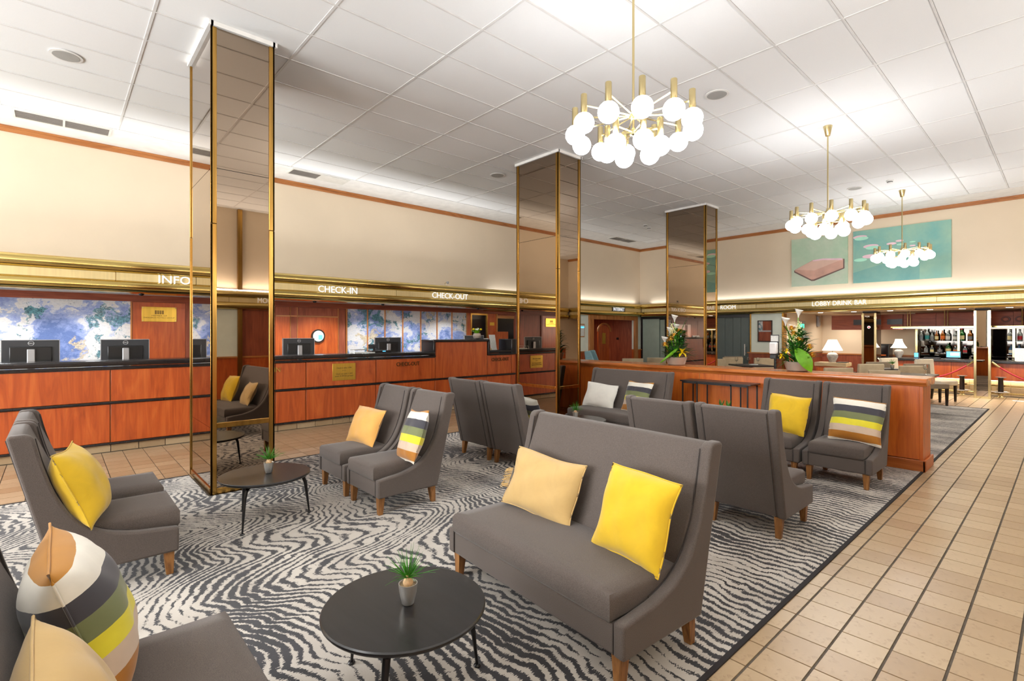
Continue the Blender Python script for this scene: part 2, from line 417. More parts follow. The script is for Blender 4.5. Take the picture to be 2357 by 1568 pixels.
def bx(name, mat, x0, x1, y0, y1, z0, z1, parent=None, bevel=0.0, seg=2):
    return B().box(x0, x1, y0, y1, z0, z1).build(name, mat, parent, bevel=bevel, seg=seg)
def tag(o, label=None, cat=None, group=None, kind=None):
    if label: o['label'] = label
    if cat: o['category'] = cat
    if group: o['group'] = group
    if kind: o['kind'] = kind
    return o
def thing(name, label, cat, loc=(0, 0, 0), rz=0.0, group=None, kind=None):
    o = bpy.data.objects.new(name, None); COL.objects.link(o); o.empty_display_size = 0.1
    o.location = loc; o.rotation_euler = (0, 0, rz)
    return tag(o, label, cat, group, kind)
def struct(o, label=None): return tag(o, label, None, None, 'structure')
def dup(root, loc, rz, label=None, group=None, rot=None):
    r = root.copy(); COL.objects.link(r); r.location = loc; r.rotation_euler = rot or (0, 0, rz)
    if label: r['label'] = label
    if group: r['group'] = group
    for ch in list(root.children):
        c = ch.copy(); COL.objects.link(c); c.parent = r
        for g in list(ch.children):
            d = g.copy(); COL.objects.link(d); d.parent = c
    return r
FACE_X = (R(90), 0, R(90))      # lettering that faces +X, reads along +Y
FACE_NY = (R(90), 0, 0)         # lettering that faces -Y, reads along +X
FACE_NX = (R(90), 0, R(-90))
def text(s, size, mat, loc, rot, parent=None, name='lettering', ext=0.006, align='LEFT', width=None, bold=0.0):
    c = bpy.data.curves.new(name, 'FONT'); c.body = s; c.size = size; c.extrude = ext; c.align_x = align; c.offset = bold
    c.resolution_u = 3
    c.materials.append(M[mat])
    tmp = bpy.data.objects.new('tmp', c); COL.objects.link(tmp)
    bpy.context.view_layer.update()
    me = bpy.data.meshes.new_from_object(tmp.evaluated_get(bpy.context.evaluated_depsgraph_get()))
    bpy.data.objects.remove(tmp); bpy.data.curves.remove(c)
    me.name = name
    xs = [v.co.x for v in me.vertices]
    if width and xs:
        k = width / (max(xs) - min(xs)); mid = 0 if align == 'LEFT' else (max(xs) + min(xs)) / 2
        for v in me.vertices: v.co.x = (v.co.x - mid) * k
    o = bpy.data.objects.new(name, me); COL.objects.link(o); o.location = loc; o.rotation_euler = rot
    if parent is not None: o.parent = parent
    return o

# ------------------------------------------------------------------ THE SETTING: floor
floor = struct(bx('floor', 'grout', -10.3, 2.6, -6.0, 20.0, -0.12, -0.005), 'tan square tiled floor with grey joints')
TX, TY = 0.2085, 0.2135
def under_rug(x, y): return -6.34 < x < -1.09 and -0.9 < y < 13.9
tiles = []
fx0 = -0.994 - TX * 36
for i in range(0, 45):
    for j in range(-6, 79):
        x = fx0 + TX * (i + 0.5); y = 0.004 + TY * (j + 0.5)
        if under_rug(x, y) and under_rug(x - 0.12, y) and under_rug(x + 0.12, y): continue
        if x > 0.25 or y > 17.0 or (x < -8.36): continue
        if x < -6.3 and y > 7.5: continue
        fw = -0.7414 * x + 0.671 * y; rt = 0.671 * x + 0.7414 * y
        if fw < 0.8: continue
        u = rt / fw; vis = abs(u) < 1.06 and 1.53 / fw < 0.72
        tiles.append(((0 if vis else 100) + fw, x, y))
tiles.sort()
tb = B().box(-TX / 2 + 0.006, TX / 2 - 0.006, -TY / 2 + 0.004, TY / 2 - 0.004, -0.02, 0.0).mesh('floor_tile', 'tile', 0)
for k, (d, x, y) in enumerate(tiles[:300]):
    o = bpy.data.objects.new('floor_tile', tb); COL.objects.link(o); o.parent = floor; o.location = (x, y, 0)
rest = B()
for d, x, y in tiles[300:]:
    rest.box(x - TX / 2 + 0.006, x + TX / 2 - 0.006, y - TY / 2 + 0.004, y + TY / 2 - 0.004, -0.02, 0.0)
tag(rest.build('floor_tile_field', 'tile', floor, smooth=0), kind='stuff')
def rug(poly, edge, label):
    r = thing('floor_rug', label, 'rug')
    B().prism(poly, 'z', -0.004, 0.006).build('pile', 'rug', r, smooth=0)
    for q in edge: bx('binding', 'rugedge', q[0], q[1], q[2], q[3], -0.004, 0.009, r)
rug([(-1.085, -1.0), (-1.085, 7.07), (-6.34, 7.07), (-6.34, 6.53), (-5.46, 6.53), (-5.46, 5.93), (-6.34, 5.93), (-6.34, 1.67), (-5.4, 1.67), (-5.4, 1.06), (-6.34, 1.06), (-6.34, -1.0)],
    [(-1.095, -1.07, -1.0, 7.07), (-6.36, -6.335, -1.0, 1.06), (-6.36, -6.335, 1.67, 5.93)], 'cream rug with flowing charcoal wave stripes under the lounge seating')
rug([(-1.095, 7.58), (-1.095, 13.97), (-8.6, 13.97), (-8.6, 7.58), (-6.34, 7.58), (-6.34, 10.86), (-6.52, 10.86), (-6.52, 11.47), (-5.48, 11.47), (-5.48, 10.86), (-6.3, 10.86), (-6.3, 7.58)],
    [(-1.10, -1.075, 7.58, 13.99), (-8.6, -1.1, 13.965, 13.99)], 'cream and charcoal striped rug under the dining tables behind the partition')

# ------------------------------------------------------------------ ceiling
ceiling = struct(bx('ceiling', 'white', -10.3, 2.6, -6.0, 15.4, CEIL + 0.015, CEIL + 0.15), 'white suspended tile ceiling')
gx0, gx1, gy0, gy1 = -9.22, 2.18, -5.335, 13.865 + 0.45
ct = B().box(-0.288, 0.288, -0.588, 0.588, 0, 0.012).mesh('ceiling_tile', 'ctile', 0)
far = B()
for i in range(19):
    for j in range(16):
        x = gx0 + 0.6 * i + 0.3; y = gy0 + 1.2 * j + 0.6
        if x < 0.2 and y > 0.2 - 0.4 * x * 0 and (-0.7414 * x + 0.671 * y) > 0.5:
            o = bpy.data.objects.new('ceiling_tile', ct); COL.objects.link(o); o.parent = ceiling; o.location = (x, y, CEIL)
        else:
            far.box(x - 0.288, x + 0.288, y - 0.588, y + 0.588, CEIL, CEIL + 0.012)
for i in range(19):
    x = gx0 + 0.6 * i + 0.3; y0 = gy0 + 1.2 * 16
    bx('ceiling_tile', 'ctile', x - 0.288, x + 0.288, y0 + 0.012, y0 + 0.43, CEIL, CEIL + 0.012, ceiling)
tag(far.build('ceiling_tile_field', 'ctile', ceiling, smooth=0), kind='stuff')
gr = B()
for i in range(20):
    x = gx0 + 0.6 * i; gr.box(x - 0.009, x + 0.009, -6, gy1, CEIL - 0.006, CEIL + 0.012)
for j in range(18):
    y = min(gy0 + 1.2 * j, gy1); gr.box(gx0, gx1, y - 0.012, y + 0.012, CEIL - 0.005, CEIL + 0.011)
gr.build('ceiling_grid', 'tbar', ceiling, smooth=0)
# plain border between the grid and the walls
bx('border_panel', 'white', -10.1, gx0 - 0.013, -6, 15.2, CEIL, CEIL + 0.014, ceiling)
bx('border_panel', 'white', gx0 - 0.01, 2.5, gy1 + 0.013, 15.2, CEIL, CEIL + 0.014, ceiling)

# ------------------------------------------------------------------ walls
wl = struct(bx('wall_left', 'wall', -10.3, WX, -6.0, 15.4, 2.12, CEIL + 0.02), 'beige upper wall above the reception')
bx('wall_panel', 'dwood', -10.32, WX - 0.005, -6.0, 9.3, 0, 2.14, wl)
wb = struct(bx('wall_right', 'wall', WX, 2.5, WY, WY + 0.2, 2.1, CEIL + 0.02), 'beige upper wall above the bar')
struct(bx('wall_side', 'wall', 2.45, 2.6, -6.0, 19.0, 0, CEIL + 0.02), 'beige wall beside the camera')
sidew = bpy.data.objects['wall_side']
bx('wainscot', 'cherry', 2.42, 2.45, -6, 15, 0, 0.95, sidew); bx('chair_rail', 'trim_y', 2.39, 2.45, -6, 15, 0.95, 0.99, sidew)
bx('pale_panel', 'palewall', 2.43, 2.45, -6, 3.2, 0.99, 2.1, sidew); bx('door_opening', 'dwood', 2.43, 2.45, 3.3, 5.2, 0, 2.1, sidew)
bx('brass_upright', 'brass_z', 2.36, 2.45, 3.2, 3.3, 0, CEIL, sidew)
wk = B()
wk.box(-10.3, 2.6, -6.2, -6.0, 0, 0.6).box(-10.3, 2.6, -6.2, -6.0, 3.6, CEIL)
for a, b_ in ((-10.3, -9.5), (-6.9, -6.3), (-3.7, -3.1), (-0.5, 2.6)): wk.box(a, b_, -6.2, -6.0, 0.6, 3.6)
wkb = struct(wk.build('wall_back', 'wall'), 'glazed street front behind the seating')
for k, xw in enumerate((-8.2, -5.0, -1.8)):
    f = B()
    f.box(xw - 1.3, xw - 1.24, -6.14, -6.06, 0.6, 3.6).box(xw + 1.24, xw + 1.3, -6.14, -6.06, 0.6, 3.6).box(xw - 0.03, xw + 0.03, -6.14, -6.06, 0.6, 3.6)
    f.box(xw - 1.24, xw + 1.24, -6.14, -6.06, 0.6, 0.66).box(xw - 1.24, xw + 1.24, -6.14, -6.06, 3.54, 3.6)
    struct(f.build('window_%d' % (k + 1), 'blackmetal'), 'dark framed street window')
# wood trims under the ceiling: three reeded steps
tl = B().box(WX, WX + 0.022, -6, 15.2, 4.392, 4.475).box(WX, WX + 0.034, -6, 15.2, 4.445, 4.478).box(WX, WX + 0.028, -6, 15.2, 4.40, 4.415)
struct(tl.build('trim_1', 'trim_y'), 'reeded wood strip under the ceiling on the reception wall')
trr = B().box(WX, 2.45, WY - 0.022, WY, 4.392, 4.475).box(WX, 2.45, WY - 0.034, WY, 4.445, 4.478).box(WX, 2.45, WY - 0.028, WY, 4.40, 4.415)
struct(trr.build('trim_2', 'trim_x'), 'reeded wood strip under the ceiling on the bar wall')

# ------------------------------------------------------------------ brass cornices
def half(r, n=10): return [(r * math.cos(a), r * math.sin(a)) for a in [(-PI / 2 + PI * k / n) for k in range(n + 1)]]
def cornice(name, label, axis, front, a0, a1, zb, sgn, cuts, depth=0.25):
    """two half-round brass tubes with a flat band between them; axis = direction it runs; sgn = outward direction"""
    root = thing(name, None, None, kind='structure'); root['label'] = label
    tubem, bandm = ('brass_y', 'band_y') if axis == 'y' else ('brass_x', 'band_x')
    def pr(poly, mat, nm, c0=a0, c1=a1):
        p = [(front - sgn * (0.09 - q[0]) , q[1]) for q in poly]
        if axis == 'y':
            # prism along y wants (x,z)
            return B().prism(p, 'y', c0, c1).build(nm, mat, root, smooth=40)
        return B().prism(p, 'x', c0, c1).build(nm, mat, root, smooth=40)
    # lower tube r .082 centre zb+.082 ; upper tube r .088 centre zb+.36
    low = [(0.092 * math.cos(a), zb + 0.085 + 0.085 * math.sin(a)) for a in [(-PI / 2 + PI * k / 14) for k in range(15)]]
    upp = [(0.092 * math.cos(a), zb + 0.355 + 0.088 * math.sin(a)) for a in [(-PI / 2 + PI * k / 14) for k in range(15)]]
    bk = -depth
    pr(low + [(bk, zb + 0.17), (bk, zb)], tubem, 'brass_tube')
    pr(upp + [(bk, zb + 0.443), (bk, zb + 0.267)], tubem, 'brass_tube')
    cc = [a0] + list(cuts) + [a1]
    for i in range(len(cc) - 1):
        pr([(0.035, zb + 0.165), (0.035, zb + 0.272), (0.0, zb + 0.272), (0.0, zb + 0.165)], bandm, 'brass_band', cc[i] + 0.004, cc[i + 1] - 0.004)
    pr([(0.0, zb + 0.165), (0.0, zb + 0.272), (bk, zb + 0.272), (bk, zb + 0.165)], 'brass_z', 'band_backing')
    return root
ZC = 2.105
rc = cornice('reception_cornice', 'polished brass cornice canopy over the reception counter', 'y', -8.79, -5.9, 8.15, ZC, 1, [-4, -1.6, 0.614, 1.63, 4.95])
bx('canopy_light_lid', 'offwhite', -10.1, -9.0, -5.9, 8.15, 2.30, 2.33, rc)  # unseen lid added to block light above the soffit
bx('soffit', 'white', -10.1, -9.1, -5.9, 8.15, 2.15, 2.17, rc)
bx('canopy_end', 'brass_x', -10.1, -8.88, 8.13, 8.17, 2.11, 2.54, rc)
for k in range(12):
    y = -0.75 + 0.46 * k
    if 1.3 < y < 2.6: continue
    o = B().lathe([(0.035, 0.0), (0.045, 0.003), (0.045, 0.02)], (0, 0, 0), 14).build('downlight', 'downlight', rc, (-9.28, y, 2.132))
for y in (-0.6, 0.4, 2.9, 3.9, 4.9, 5.9, 6.9):
    area('downlight_beam', (-9.45, y, 2.12), (0, 0, 0), 0.12, 0.12, 9, (0.9, 0.95, 1.0), 130)
def sign(root, s, z, size, mat, y=None, x=None, front=None, width=None):
    if front is not None and y is not None:
        return text(s, size, mat, (front, y, z), FACE_X, root, 'sign_lettering', width=width)
sign(rc, 'INFORMATION', 2.262, 0.165, 'letter', y=1.087, front=-8.828, width=1.2)
sign(rc, 'CHECK-IN', 2.262, 0.165, 'letter', y=3.403, front=-8.828, width=0.72)
sign(rc, 'CHECK-OUT', 2.272, 0.165, 'letter', y=5.761, front=-8.828, width=0.92)
ic = cornice('internet_cornice', 'brass cornice over the dark wood alcove with white lettering', 'y', -9.94, 8.17, 15.14, ZC, 1, [10, 13.45], 0.07)
bx('sign_plate', 'blackplastic', -9.976, -9.97, 13.45, 14.13, 2.265, 2.395, ic)
text('INTERNET', 0.16, 'letter', (-9.966, 13.48, 2.275), FACE_X, ic, 'sign_lettering', width=0.6)
bc = cornice('bar_cornice', 'long brass cornice over the bar with white lettering', 'x', 15.05, -9.97, 2.3, ZC, -1, [-8.6, -6.1, -4.25, -2.05, -0.2], 0.07)
def flipy(o): return o
text('ROOM', 0.16, 'letter', (-7.17, 15.088, 2.272), FACE_NY, bc, 'sign_lettering', width=0.46)
text('LOBBY DRINK BAR', 0.17, 'letter', (-4.647, 15.088, 2.268), FACE_NY, bc, 'sign_lettering', width=1.23)
sc_ = cornice('side_cornice', 'brass cornice on the wall beside the camera', 'y', 2.25, -5.9, 15.0, ZC, -1, [-3, 0, 3, 6, 9, 12], 0.1)
text('ROOM', 0.17, 'letter', (2.288, 4.05, 2.275), FACE_NX, sc_, 'sign_lettering', width=0.42)

# ------------------------------------------------------------------ mirror-clad columns
def column(x0, x1, y0, y1, label, band_front=True, h=CEIL - 0.045):
    c = thing('mirror_column', None, None, kind='structure'); c['label'] = label
    e = 0.052
    bx('column_core', 'blackmetal', x0 + 0.02, x1 - 0.02, y0 + 0.02, y1 - 0.02, 0, CEIL, c)
    for i, (za, zb) in enumerate(((0.06, 0.63), (0.68, 3.1), (3.105, h))):
        d = 0.012
        bx('mirror_panel', 'mirror', x1 - 0.02, x1 - d, y0 + e, y1 - e, za, zb, c)
        bx('mirror_panel', 'mirror', x0 + d, x0 + 0.02, y0 + e, y1 - e, za, zb, c)
        za2 = za if band_front or i != 1 else 0.632
        bx('mirror_panel', 'mirror', x0 + 0.018, x1 - 0.018, y0 + d, y0 + 0.02, za2, zb, c)
        bx('mirror_panel', 'mirror', x0 + e, x1 - e, y1 - 0.02, y1 - d, za, zb, c)
    for (xa, sx_) in ((x0, 1), (x1, -1)):
        for (ya, sy_) in ((y0, 1), (y1, -1)):
            for za, zb in ((0, 2.57), (2.573, h)):
                f = B()
                ee = e if (band_front or sy_ < 0) else 0.019
                f.box(min(xa, xa + sx_ * ee), max(xa, xa + sx_ * ee), min(ya, ya + sy_ * 0.018), max(ya, ya + sy_ * 0.018), za, zb)
                f.box(min(xa, xa + sx_ * 0.018), max(xa, xa + sx_ * 0.018), min(ya, ya + sy_ * e), max(ya, ya + sy_ * e), za, zb)
                f.build('brass_edge', 'brass_z', c, bevel=0.003)
    bx('brass_rail', 'brass_z', x1 - 0.018, x1 - 0.001, y0 + e, y1 - e, 0.63, 0.68, c, 0.003)
    bx('brass_foot', 'brass_z', x1 - 0.018, x1 - 0.001, y0 + e, y1 - e, 0, 0.06, c, 0.003)
    bx('brass_foot', 'brass_z', x0 + e, x1 - e, y0 + 0.001, y0 + 0.018, 0, 0.06, c, 0.003)
    if band_front: bx('brass_rail', 'brass_z', x0 + e, x1 - e, y0 + 0.001, y0 + 0.018, 0.63, 0.68, c, 0.003)
    cl = B()
    for q in ((x0 - 0.02, x1 + 0.02, y0 - 0.02, y0 + 0.02), (x0 - 0.02, x1 + 0.02, y1 - 0.02, y1 + 0.02), (x0 - 0.02, x0 + 0.02, y0, y1), (x1 - 0.02, x1 + 0.02, y0, y1)):
        cl.box(q[0], q[1], q[2], q[3], h, CEIL - 0.002)
    cl.build('white_collar', 'white', c)
    return c
column(-6.42, -5.42, 1.08, 1.65, 'bronze mirrored column with brass edges nearest the camera', False)
column(-6.46, -5.48, 5.95, 6.51, 'bronze mirrored column with brass edges beside the grey loveseat')
column(-6.50, -5.50, 10.88, 11.45, 'bronze mirrored column behind the lounge partition')

# ------------------------------------------------------------------ reception back wall
rb = struct(bx('reception_wall_panelling', 'dwood_y', WX - 0.004, WX + 0.02, -5.9, 9.2, 2.065, 2.15), 'dark cherry panelling behind the reception desk')
bx('moulding', 'dwood_y', WX, WX + 0.035, -5.9, 9.2, 2.045, 2.07, rb)
def pan(nm, mat, y0, y1, z0, z1, d=0.02, bev=0.0): return bx(nm, mat, WX - 0.004, WX + d, y0, y1, z0, z1, rb, bev)
pan('marble_panel', 'marble', -4.5, 0.886, 0.8, 2.045, 0.012)
pan('wood_upright', 'trim_z', 0.886, 0.906, 0.8, 2.045, 0.03)
pan('wood_panel', 'cherry', 0.91, 1.63, 0.8, 2.04, 0.02); pan('wood_upright', 'dwood', 1.633, 1.69, 0.8, 2.045, 0.03)
pan('wood_panel', 'dwood', 1.69, 2.5, 0.8, 2.04, 0.012); pan('wood_panel', 'dwood', 2.52, 3.08, 0.8, 2.04, 0.012)
pan('wood_panel', 'cherry', 3.085, 3.345, 0.8, 1.855, 0.02); pan('wood_panel', 'dwood', 3.085, 3.345, 1.885, 2.04, 0.018)
pan('wood_upright', 'trim_z', 3.35, 3.36, 0.8, 2.045, 0.03); pan('wood_panel', 'dwood', 3.362, 3.478, 0.8, 2.04, 0.022); pan('wood_upright', 'trim_z', 3.48, 3.49, 0.8, 2.045, 0.03)
pan('wood_panel', 'dwood', 3.492, 4.295, 1.885, 2.04, 0.018); pan('rail', 'trim_y', 3.09, 4.30, 1.857, 1.882, 0.026)
pan('wood_panel', 'cherry', 3.492, 4.295, 0.8, 1.855, 0.02); pan('wood_upright', 'trim_z', 4.297, 4.31, 0.8, 2.045, 0.03)
pan('wood_panel', 'dwood', 4.312, 4.455, 0.8, 2.04, 0.02)
ys_ = [4.485, 4.95, 5.36, 5.80, 6.27, 6.72, 7.15, 7.60]
for a, b_ in zip(ys_[:-1], ys_[1:]): pan('marble_panel', 'marble', a + 0.012, b_ - 0.012, 0.8, 2.045, 0.012)
for a in ys_: pan('wood_upright', 'trim_z', a - 0.012, a + 0.012, 0.8, 2.045, 0.028)
pan('wood_panel', 'cherry', 7.615, 7.72, 0.8, 2.04, 0.015); pan('wood_panel', 'cherry', 8.27, 8.56, 0.8, 2.04, 0.015)
nich = pan('display_window', 'darkniche', 7.76, 8.23, 0.9, 2.02, 0.006)
B().box(WX, WX + 0.03, 7.72, 7.76, 0.8, 2.04).box(WX, WX + 0.03, 8.23, 8.27, 0.8, 2.04).box(WX, WX + 0.03, 7.76, 8.23, 2.0, 2.04).build('brass_frame', 'brass_z', rb)
pan('small_plaque', 'plaque', 8.35, 8.50, 1.74, 1.82, 0.022)
pan('wood_upright', 'trim_z', 8.565, 8.60, 0.8, 2.045, 0.04); pan('rail', 'trim_y', 8.6, 9.2, 1.93, 2.0, 0.04); pan('dark_panel', 'darkniche', 8.6, 9.2, 0.8, 1.93, 0.004)
pan('low_screen', 'cherry', 8.5, 8.95, 0.8, 1.58, 0.06)
w1 = struct(B().lathe([(0.105, 0), (0.135, 0), (0.135, 0.03), (0.105, 0.03)], (0, 0, 0), 32).build('window_4', 'darkwood', None, (WX + 0.022, 3.885, 1.48)), 'round porthole window in the reception panelling')
w1.rotation_euler = (0, R(90), 0)
o = B().lathe([(0.0001, 0), (0.108, 0), (0.108, 0.004)], (0, 0, 0), 32).build('pane', 'palewall', w1, (0, 0, 0.031))
B().box(-0.02, 0.07, 0.0, 0.08, 0.036, 0.039).build('screen_glow', 'screen', w1)
# wall plaque with emblem
pq = tag(bx('brass_plaque', 'plaque', WX + 0.022, WX + 0.032, 1.03, 1.505, 1.725, 1.968, None, 0.002), 'polished brass plaque with engraved emblem on the panel behind the reception desk', 'plaque')
em = B()
for k in range(3):
    for q in range(4): em.box(WX + 0.0322, WX + 0.0338, 1.205 + q * 0.032, 1.231 + q * 0.032, 1.85 + k * 0.021, 1.866 + k * 0.021)
em.build('emblem', 'ink', pq)
text('MEMBER OF', 0.026, 'ink', (WX + 0.0325, 1.267, 1.815), FACE_X, pq, 'engraving', 0.001, 'CENTER', 0.21)
text('DANUBIUS HOTELS GROUP', 0.026, 'ink', (WX + 0.0325, 1.267, 1.782), FACE_X, pq, 'engraving', 0.001, 'CENTER', 0.42)
for yy_ in (1.045, 1.49):
    for zz_ in (1.74, 1.953): B().sphere((WX + 0.033, yy_, zz_), 0.006, 8, 6).build('screw', 'steel', pq)

# security domes and little cameras under the canopy
for k, (y, lab) in enumerate(((0.92, 'white dome security camera under the canopy beside the marble mural'), (3.42, 'white dome security camera under the CHECK-IN lettering'), (4.75, 'dark dome security camera under the canopy over the middle desk'), (7.12, 'dark dome security camera under the canopy near the flower bowl'))):
    c_ = thing('dome_camera', lab, 'camera', (-9.02, y, 2.155), group='dome cameras under the canopy')
    B().lathe([(0.05, 0.0), (0.055, -0.03), (0.045, -0.045)], (0, 0, 0), 16).build('housing', 'white', c_)
    B().sphere((0, 0, -0.045), 0.036, 14, 8).build('dome', 'blackplastic', c_)

# ------------------------------------------------------------------ internet alcove and bar-wall openings
wi = struct(bx('wall_alcove', 'palewall', -10.3, WX, 9.3, 12.366, 0.97, 2.13), 'pale wall beside the dark wood alcove')
bx('wainscot', 'cherry', -10.3, WX + 0.012, 9.3, 12.366, 0, 0.95, wi); bx('chair_rail', 'trim_y', -10.3, WX + 0.05, 9.3, 12.366, 0.95, 0.985, wi)
bx('wall_segment', 'palewall', -10.3, WX, 15.0, 15.25, 0.985, 2.13, wi); bx('wainscot', 'cherry', -10.3, WX + 0.012, 15.0, 15.25, 0, 0.95, wi); bx('chair_rail', 'trim_y', -10.3, WX + 0.05, 15.0, 15.25, 0.95, 0.985, wi)
al = struct(bx('wall_alcove_rear', 'dwood', -13.0, -12.9, 11.8, 15.6, 0, 2.2), 'dark wood rear wall of the alcove')
struct(bx('wall_alcove_side', 'dwood', -12.9, -10.3, 15.5, 15.6, 0, 2.2), 'dark wood side wall of the alcove'); struct(bx('wall_alcove_near', 'dwood', -12.9, -10.3, 11.8, 11.9, 0, 2.2), 'dark wood near wall of the alcove')
struct(bx('ceiling_alcove', 'dwood', -12.9, -10.3, 11.9, 15.5, 2.2, 2.3), 'dark alcove ceiling'); struct(bx('floor_alcove', 'dwood', -13.0, -10.3, 11.8, 15.6, -0.12, 0), 'dark alcove floor')
bx('shelf', 'darkwood', -12.9, -12.5, 11.9, 14.0, 1.36, 1.40, al); bx('header', 'dwood_y', -12.9, -12.45, 11.9, 14.2, 1.75, 2.05, al)
bx('switch_plate', 'blackplastic', -11.3, -11.22, 15.47, 15.5, 1.3, 1.38, al)
pf = B().box(-10.12, WX + 0.06, 12.366, 12.58, 0, 2.11).box(-10.12, WX + 0.06, 14.835, 15.0, 0, 2.11).box(-10.12, WX + 0.06, 12.58, 14.835, 1.98, 2.11)
struct(pf.build('door_1', 'trim_z', bevel=0.01), 'wide wood portal framing the dark alcove')
area('alcove_lamp', (-11.4, 13.6, 2.15), (0, 0, 0), 0.4, 0.4, 14, (1, 0.85, 0.7))
# arched booth
ab = thing('arched_booth', 'tall wooden booth panel with an arched top inside the alcove', 'booth', (-10.75, 14.0, 0))
arc = [(0.30, 0), (0.30, 1.60)] + [(0.30 * math.cos(a), 1.60 + 0.22 * math.sin(a)) for a in [PI * k / 12 for k in range(1, 12)]] + [(-0.30, 1.60), (-0.30, 0)]
B().prism(arc, 'x', -0.05, 0.0).build('panel', 'cherry', ab)
pts = [(0.02, 0.36 * math.cos(a), 1.60 + 0.27 * math.sin(a)) for a in [PI * k / 14 for k in range(15)]]
B().tube(pts, 0.03, 8).build('arch_moulding', 'trim_y', ab)
bx('brass_plate', 'plaque', 0.0, 0.006, -0.09, 0.09, 1.18, 1.55, ab)
ng = tag(bx('framed_notice', 'trim_z', WX + 0.002, WX + 0.02, 11.95, 12.16, 1.42, 1.83), 'small framed notice beside the wood portal', 'notice'); bx('sheet', 'paper', WX + 0.02, WX + 0.023, 11.97, 12.14, 1.45, 1.80, ng); bx('header_band', 'screen', WX + 0.023, WX + 0.025, 11.97, 12.14, 1.70, 1.75, ng)
# bar wall, lower part: frosted glass doors, blinds, pale wall
wg = struct(bx('wall_glass', 'glassgreen', -10.0, -9.35, WY + 0.02, WY + 0.05, 0, 2.05), 'frosted green glass screen left of the far column')
for a, b_ in ((-9.34, -8.75), (-8.74, -8.2)): bx('glass_panel', 'glassgreen', a, b_, WY + 0.06, WY + 0.09, 0, 2.0, wg)
struct(bx('wall_light_blocker', 'darkgrey', -10.35, -5.55, WY + 0.22, WY + 0.3, 0, 2.3), 'unseen dark panel added to block light leaks behind the glass doors')  # added out of view to keep stray world light from leaking in
bx('head_rail', 'blackmetal', -10.05, -8.2, WY - 0.02, WY + 0.06, 2.03, 2.12, wg); bx('post', 'blackmetal', -9.12, -9.06, WY - 0.01, WY + 0.05, 0, 2.05, wg)
bd = struct(bx('wall_blind', 'blackplastic', -8.2, -6.30, WY + 0.12, WY + 0.16, 0, 2.1), 'grey glass door with vertical blinds')
k = 0; x = -8.19
while x < -6.36:
    bx('blind_slat', 'blind', x, x + 0.118, WY + 0.05 + 0.012 * (k % 2), WY + 0.07 + 0.012 * (k % 2), 0, 2.06, bd); x += 0.122; k += 1
bx('head_rail', 'darkgrey', -8.2, -6.3, WY, WY + 0.06, 2.02, 2.12, bd)
B().tube([(-6.45, WY - 0.06, 0.88), (-6.45, WY - 0.06, 1.22)], 0.016, 10).tube([(-6.45, WY - 0.06, 0.95), (-6.45, WY + 0.05, 0.95)], 0.01, 8).tube([(-6.45, WY - 0.06, 1.15), (-6.45, WY + 0.05, 1.15)], 0.01, 8).build('door_handle', 'steel', bd)
ww = struct(bx('wall_pier', 'palewall', -6.28, -5.43, WY, WY + 0.2, 0.97, 2.12), 'pale pier left of the bar with wood wainscot')
bx('wainscot', 'dwood', -6.35, -5.43, WY - 0.02, WY + 0.2, 0, 0.95, ww); bx('chair_rail', 'trim_x', -6.38, -5.42, WY - 0.05, WY + 0.2, 0.95, 0.985, ww)
bx('brass_strip', 'brass_z', -6.32, -6.28, WY - 0.01, WY + 0.1, 0.985, 2.12, ww); bx('brass_strip', 'brass_z', -5.43, -5.38, WY - 0.02, WY + 0.2, 0, 2.12, ww)
pc = thing('framed_picture', 'dark framed picture hung on the pale pier left of the bar', 'picture', (-5.888, WY, 1.6))
B().box(-0.2, 0.2, -0.03, 0, -0.31, -0.285).box(-0.2, 0.2, -0.03, 0, 0.285, 0.31).box(-0.2, -0.175, -0.03, 0, -0.31, 0.31).box(0.175, 0.2, -0.03, 0, -0.31, 0.31).build('frame', 'darkwood', pc)
bx('print', 'dwood', -0.175, 0.175, -0.02, -0.005, -0.285, 0.285, pc); bx('pale_area', 'marble', -0.175, -0.06, -0.022, -0.02, 0.0, 0.285, pc); bx('counter_area', 'silver', -0.175, 0.175, -0.023, -0.02, -0.02, 0.02, pc)

# ------------------------------------------------------------------ RECEPTION COUNTER
FX = -8.30
ct_ = thing('reception_counter', 'long cherry wood reception counter with dark rails below the brass canopy', 'counter')
uj = [-3.0, -1.6, -0.5, 0.522, 1.63, 2.54, 3.01, 4.24, 5.49, 6.80, 7.50, 7.62]
for a, b_ in zip(uj[:-1], uj[1:]):
    top = 1.36 if abs(a - 5.49) < 0.01 else 1.06
    if a > 7.4: top = 1.06
    bx('front_panel', 'cherry', FX - 0.03, FX, a + 0.006, b_ - 0.006, 0.655, top, ct_, 0.003)
    bx('front_panel', 'cherry', FX - 0.035, FX - 0.006, a + 0.006, b_ - 0.006, 0.125, 0.615, ct_, 0.003)
bx('counter_core', 'trim_z', FX - 0.12, FX - 0.032, -3.0, 7.62, 0.1, 1.06, ct_); bx('raised_core', 'trim_z', FX - 0.12, FX - 0.032, 5.49, 6.80, 1.06, 1.36, ct_)
bx('counter_rail', 'black', FX - 0.03, FX + 0.014, -3.0, 7.62, 0.62, 0.65, ct_, 0.006); bx('counter_rail', 'black', FX - 0.04, FX + 0.01, -3.0, 7.62, 0.095, 0.122, ct_, 0.005)
bx('counter_rail', 'black', FX - 0.06, FX + 0.02, -3.0, 5.50, 1.065, 1.105, ct_, 0.008); bx('counter_rail', 'black', FX - 0.06, FX + 0.02, 6.83, 7.48, 1.065, 1.105, ct_, 0.008)
y = -3.0
while y < 7.6:
    bx('plinth_tile', 'tile', FX - 0.09, FX - 0.04, y + 0.004, min(y + 0.29, 7.62), 0.0, 0.09, ct_); y += 0.294
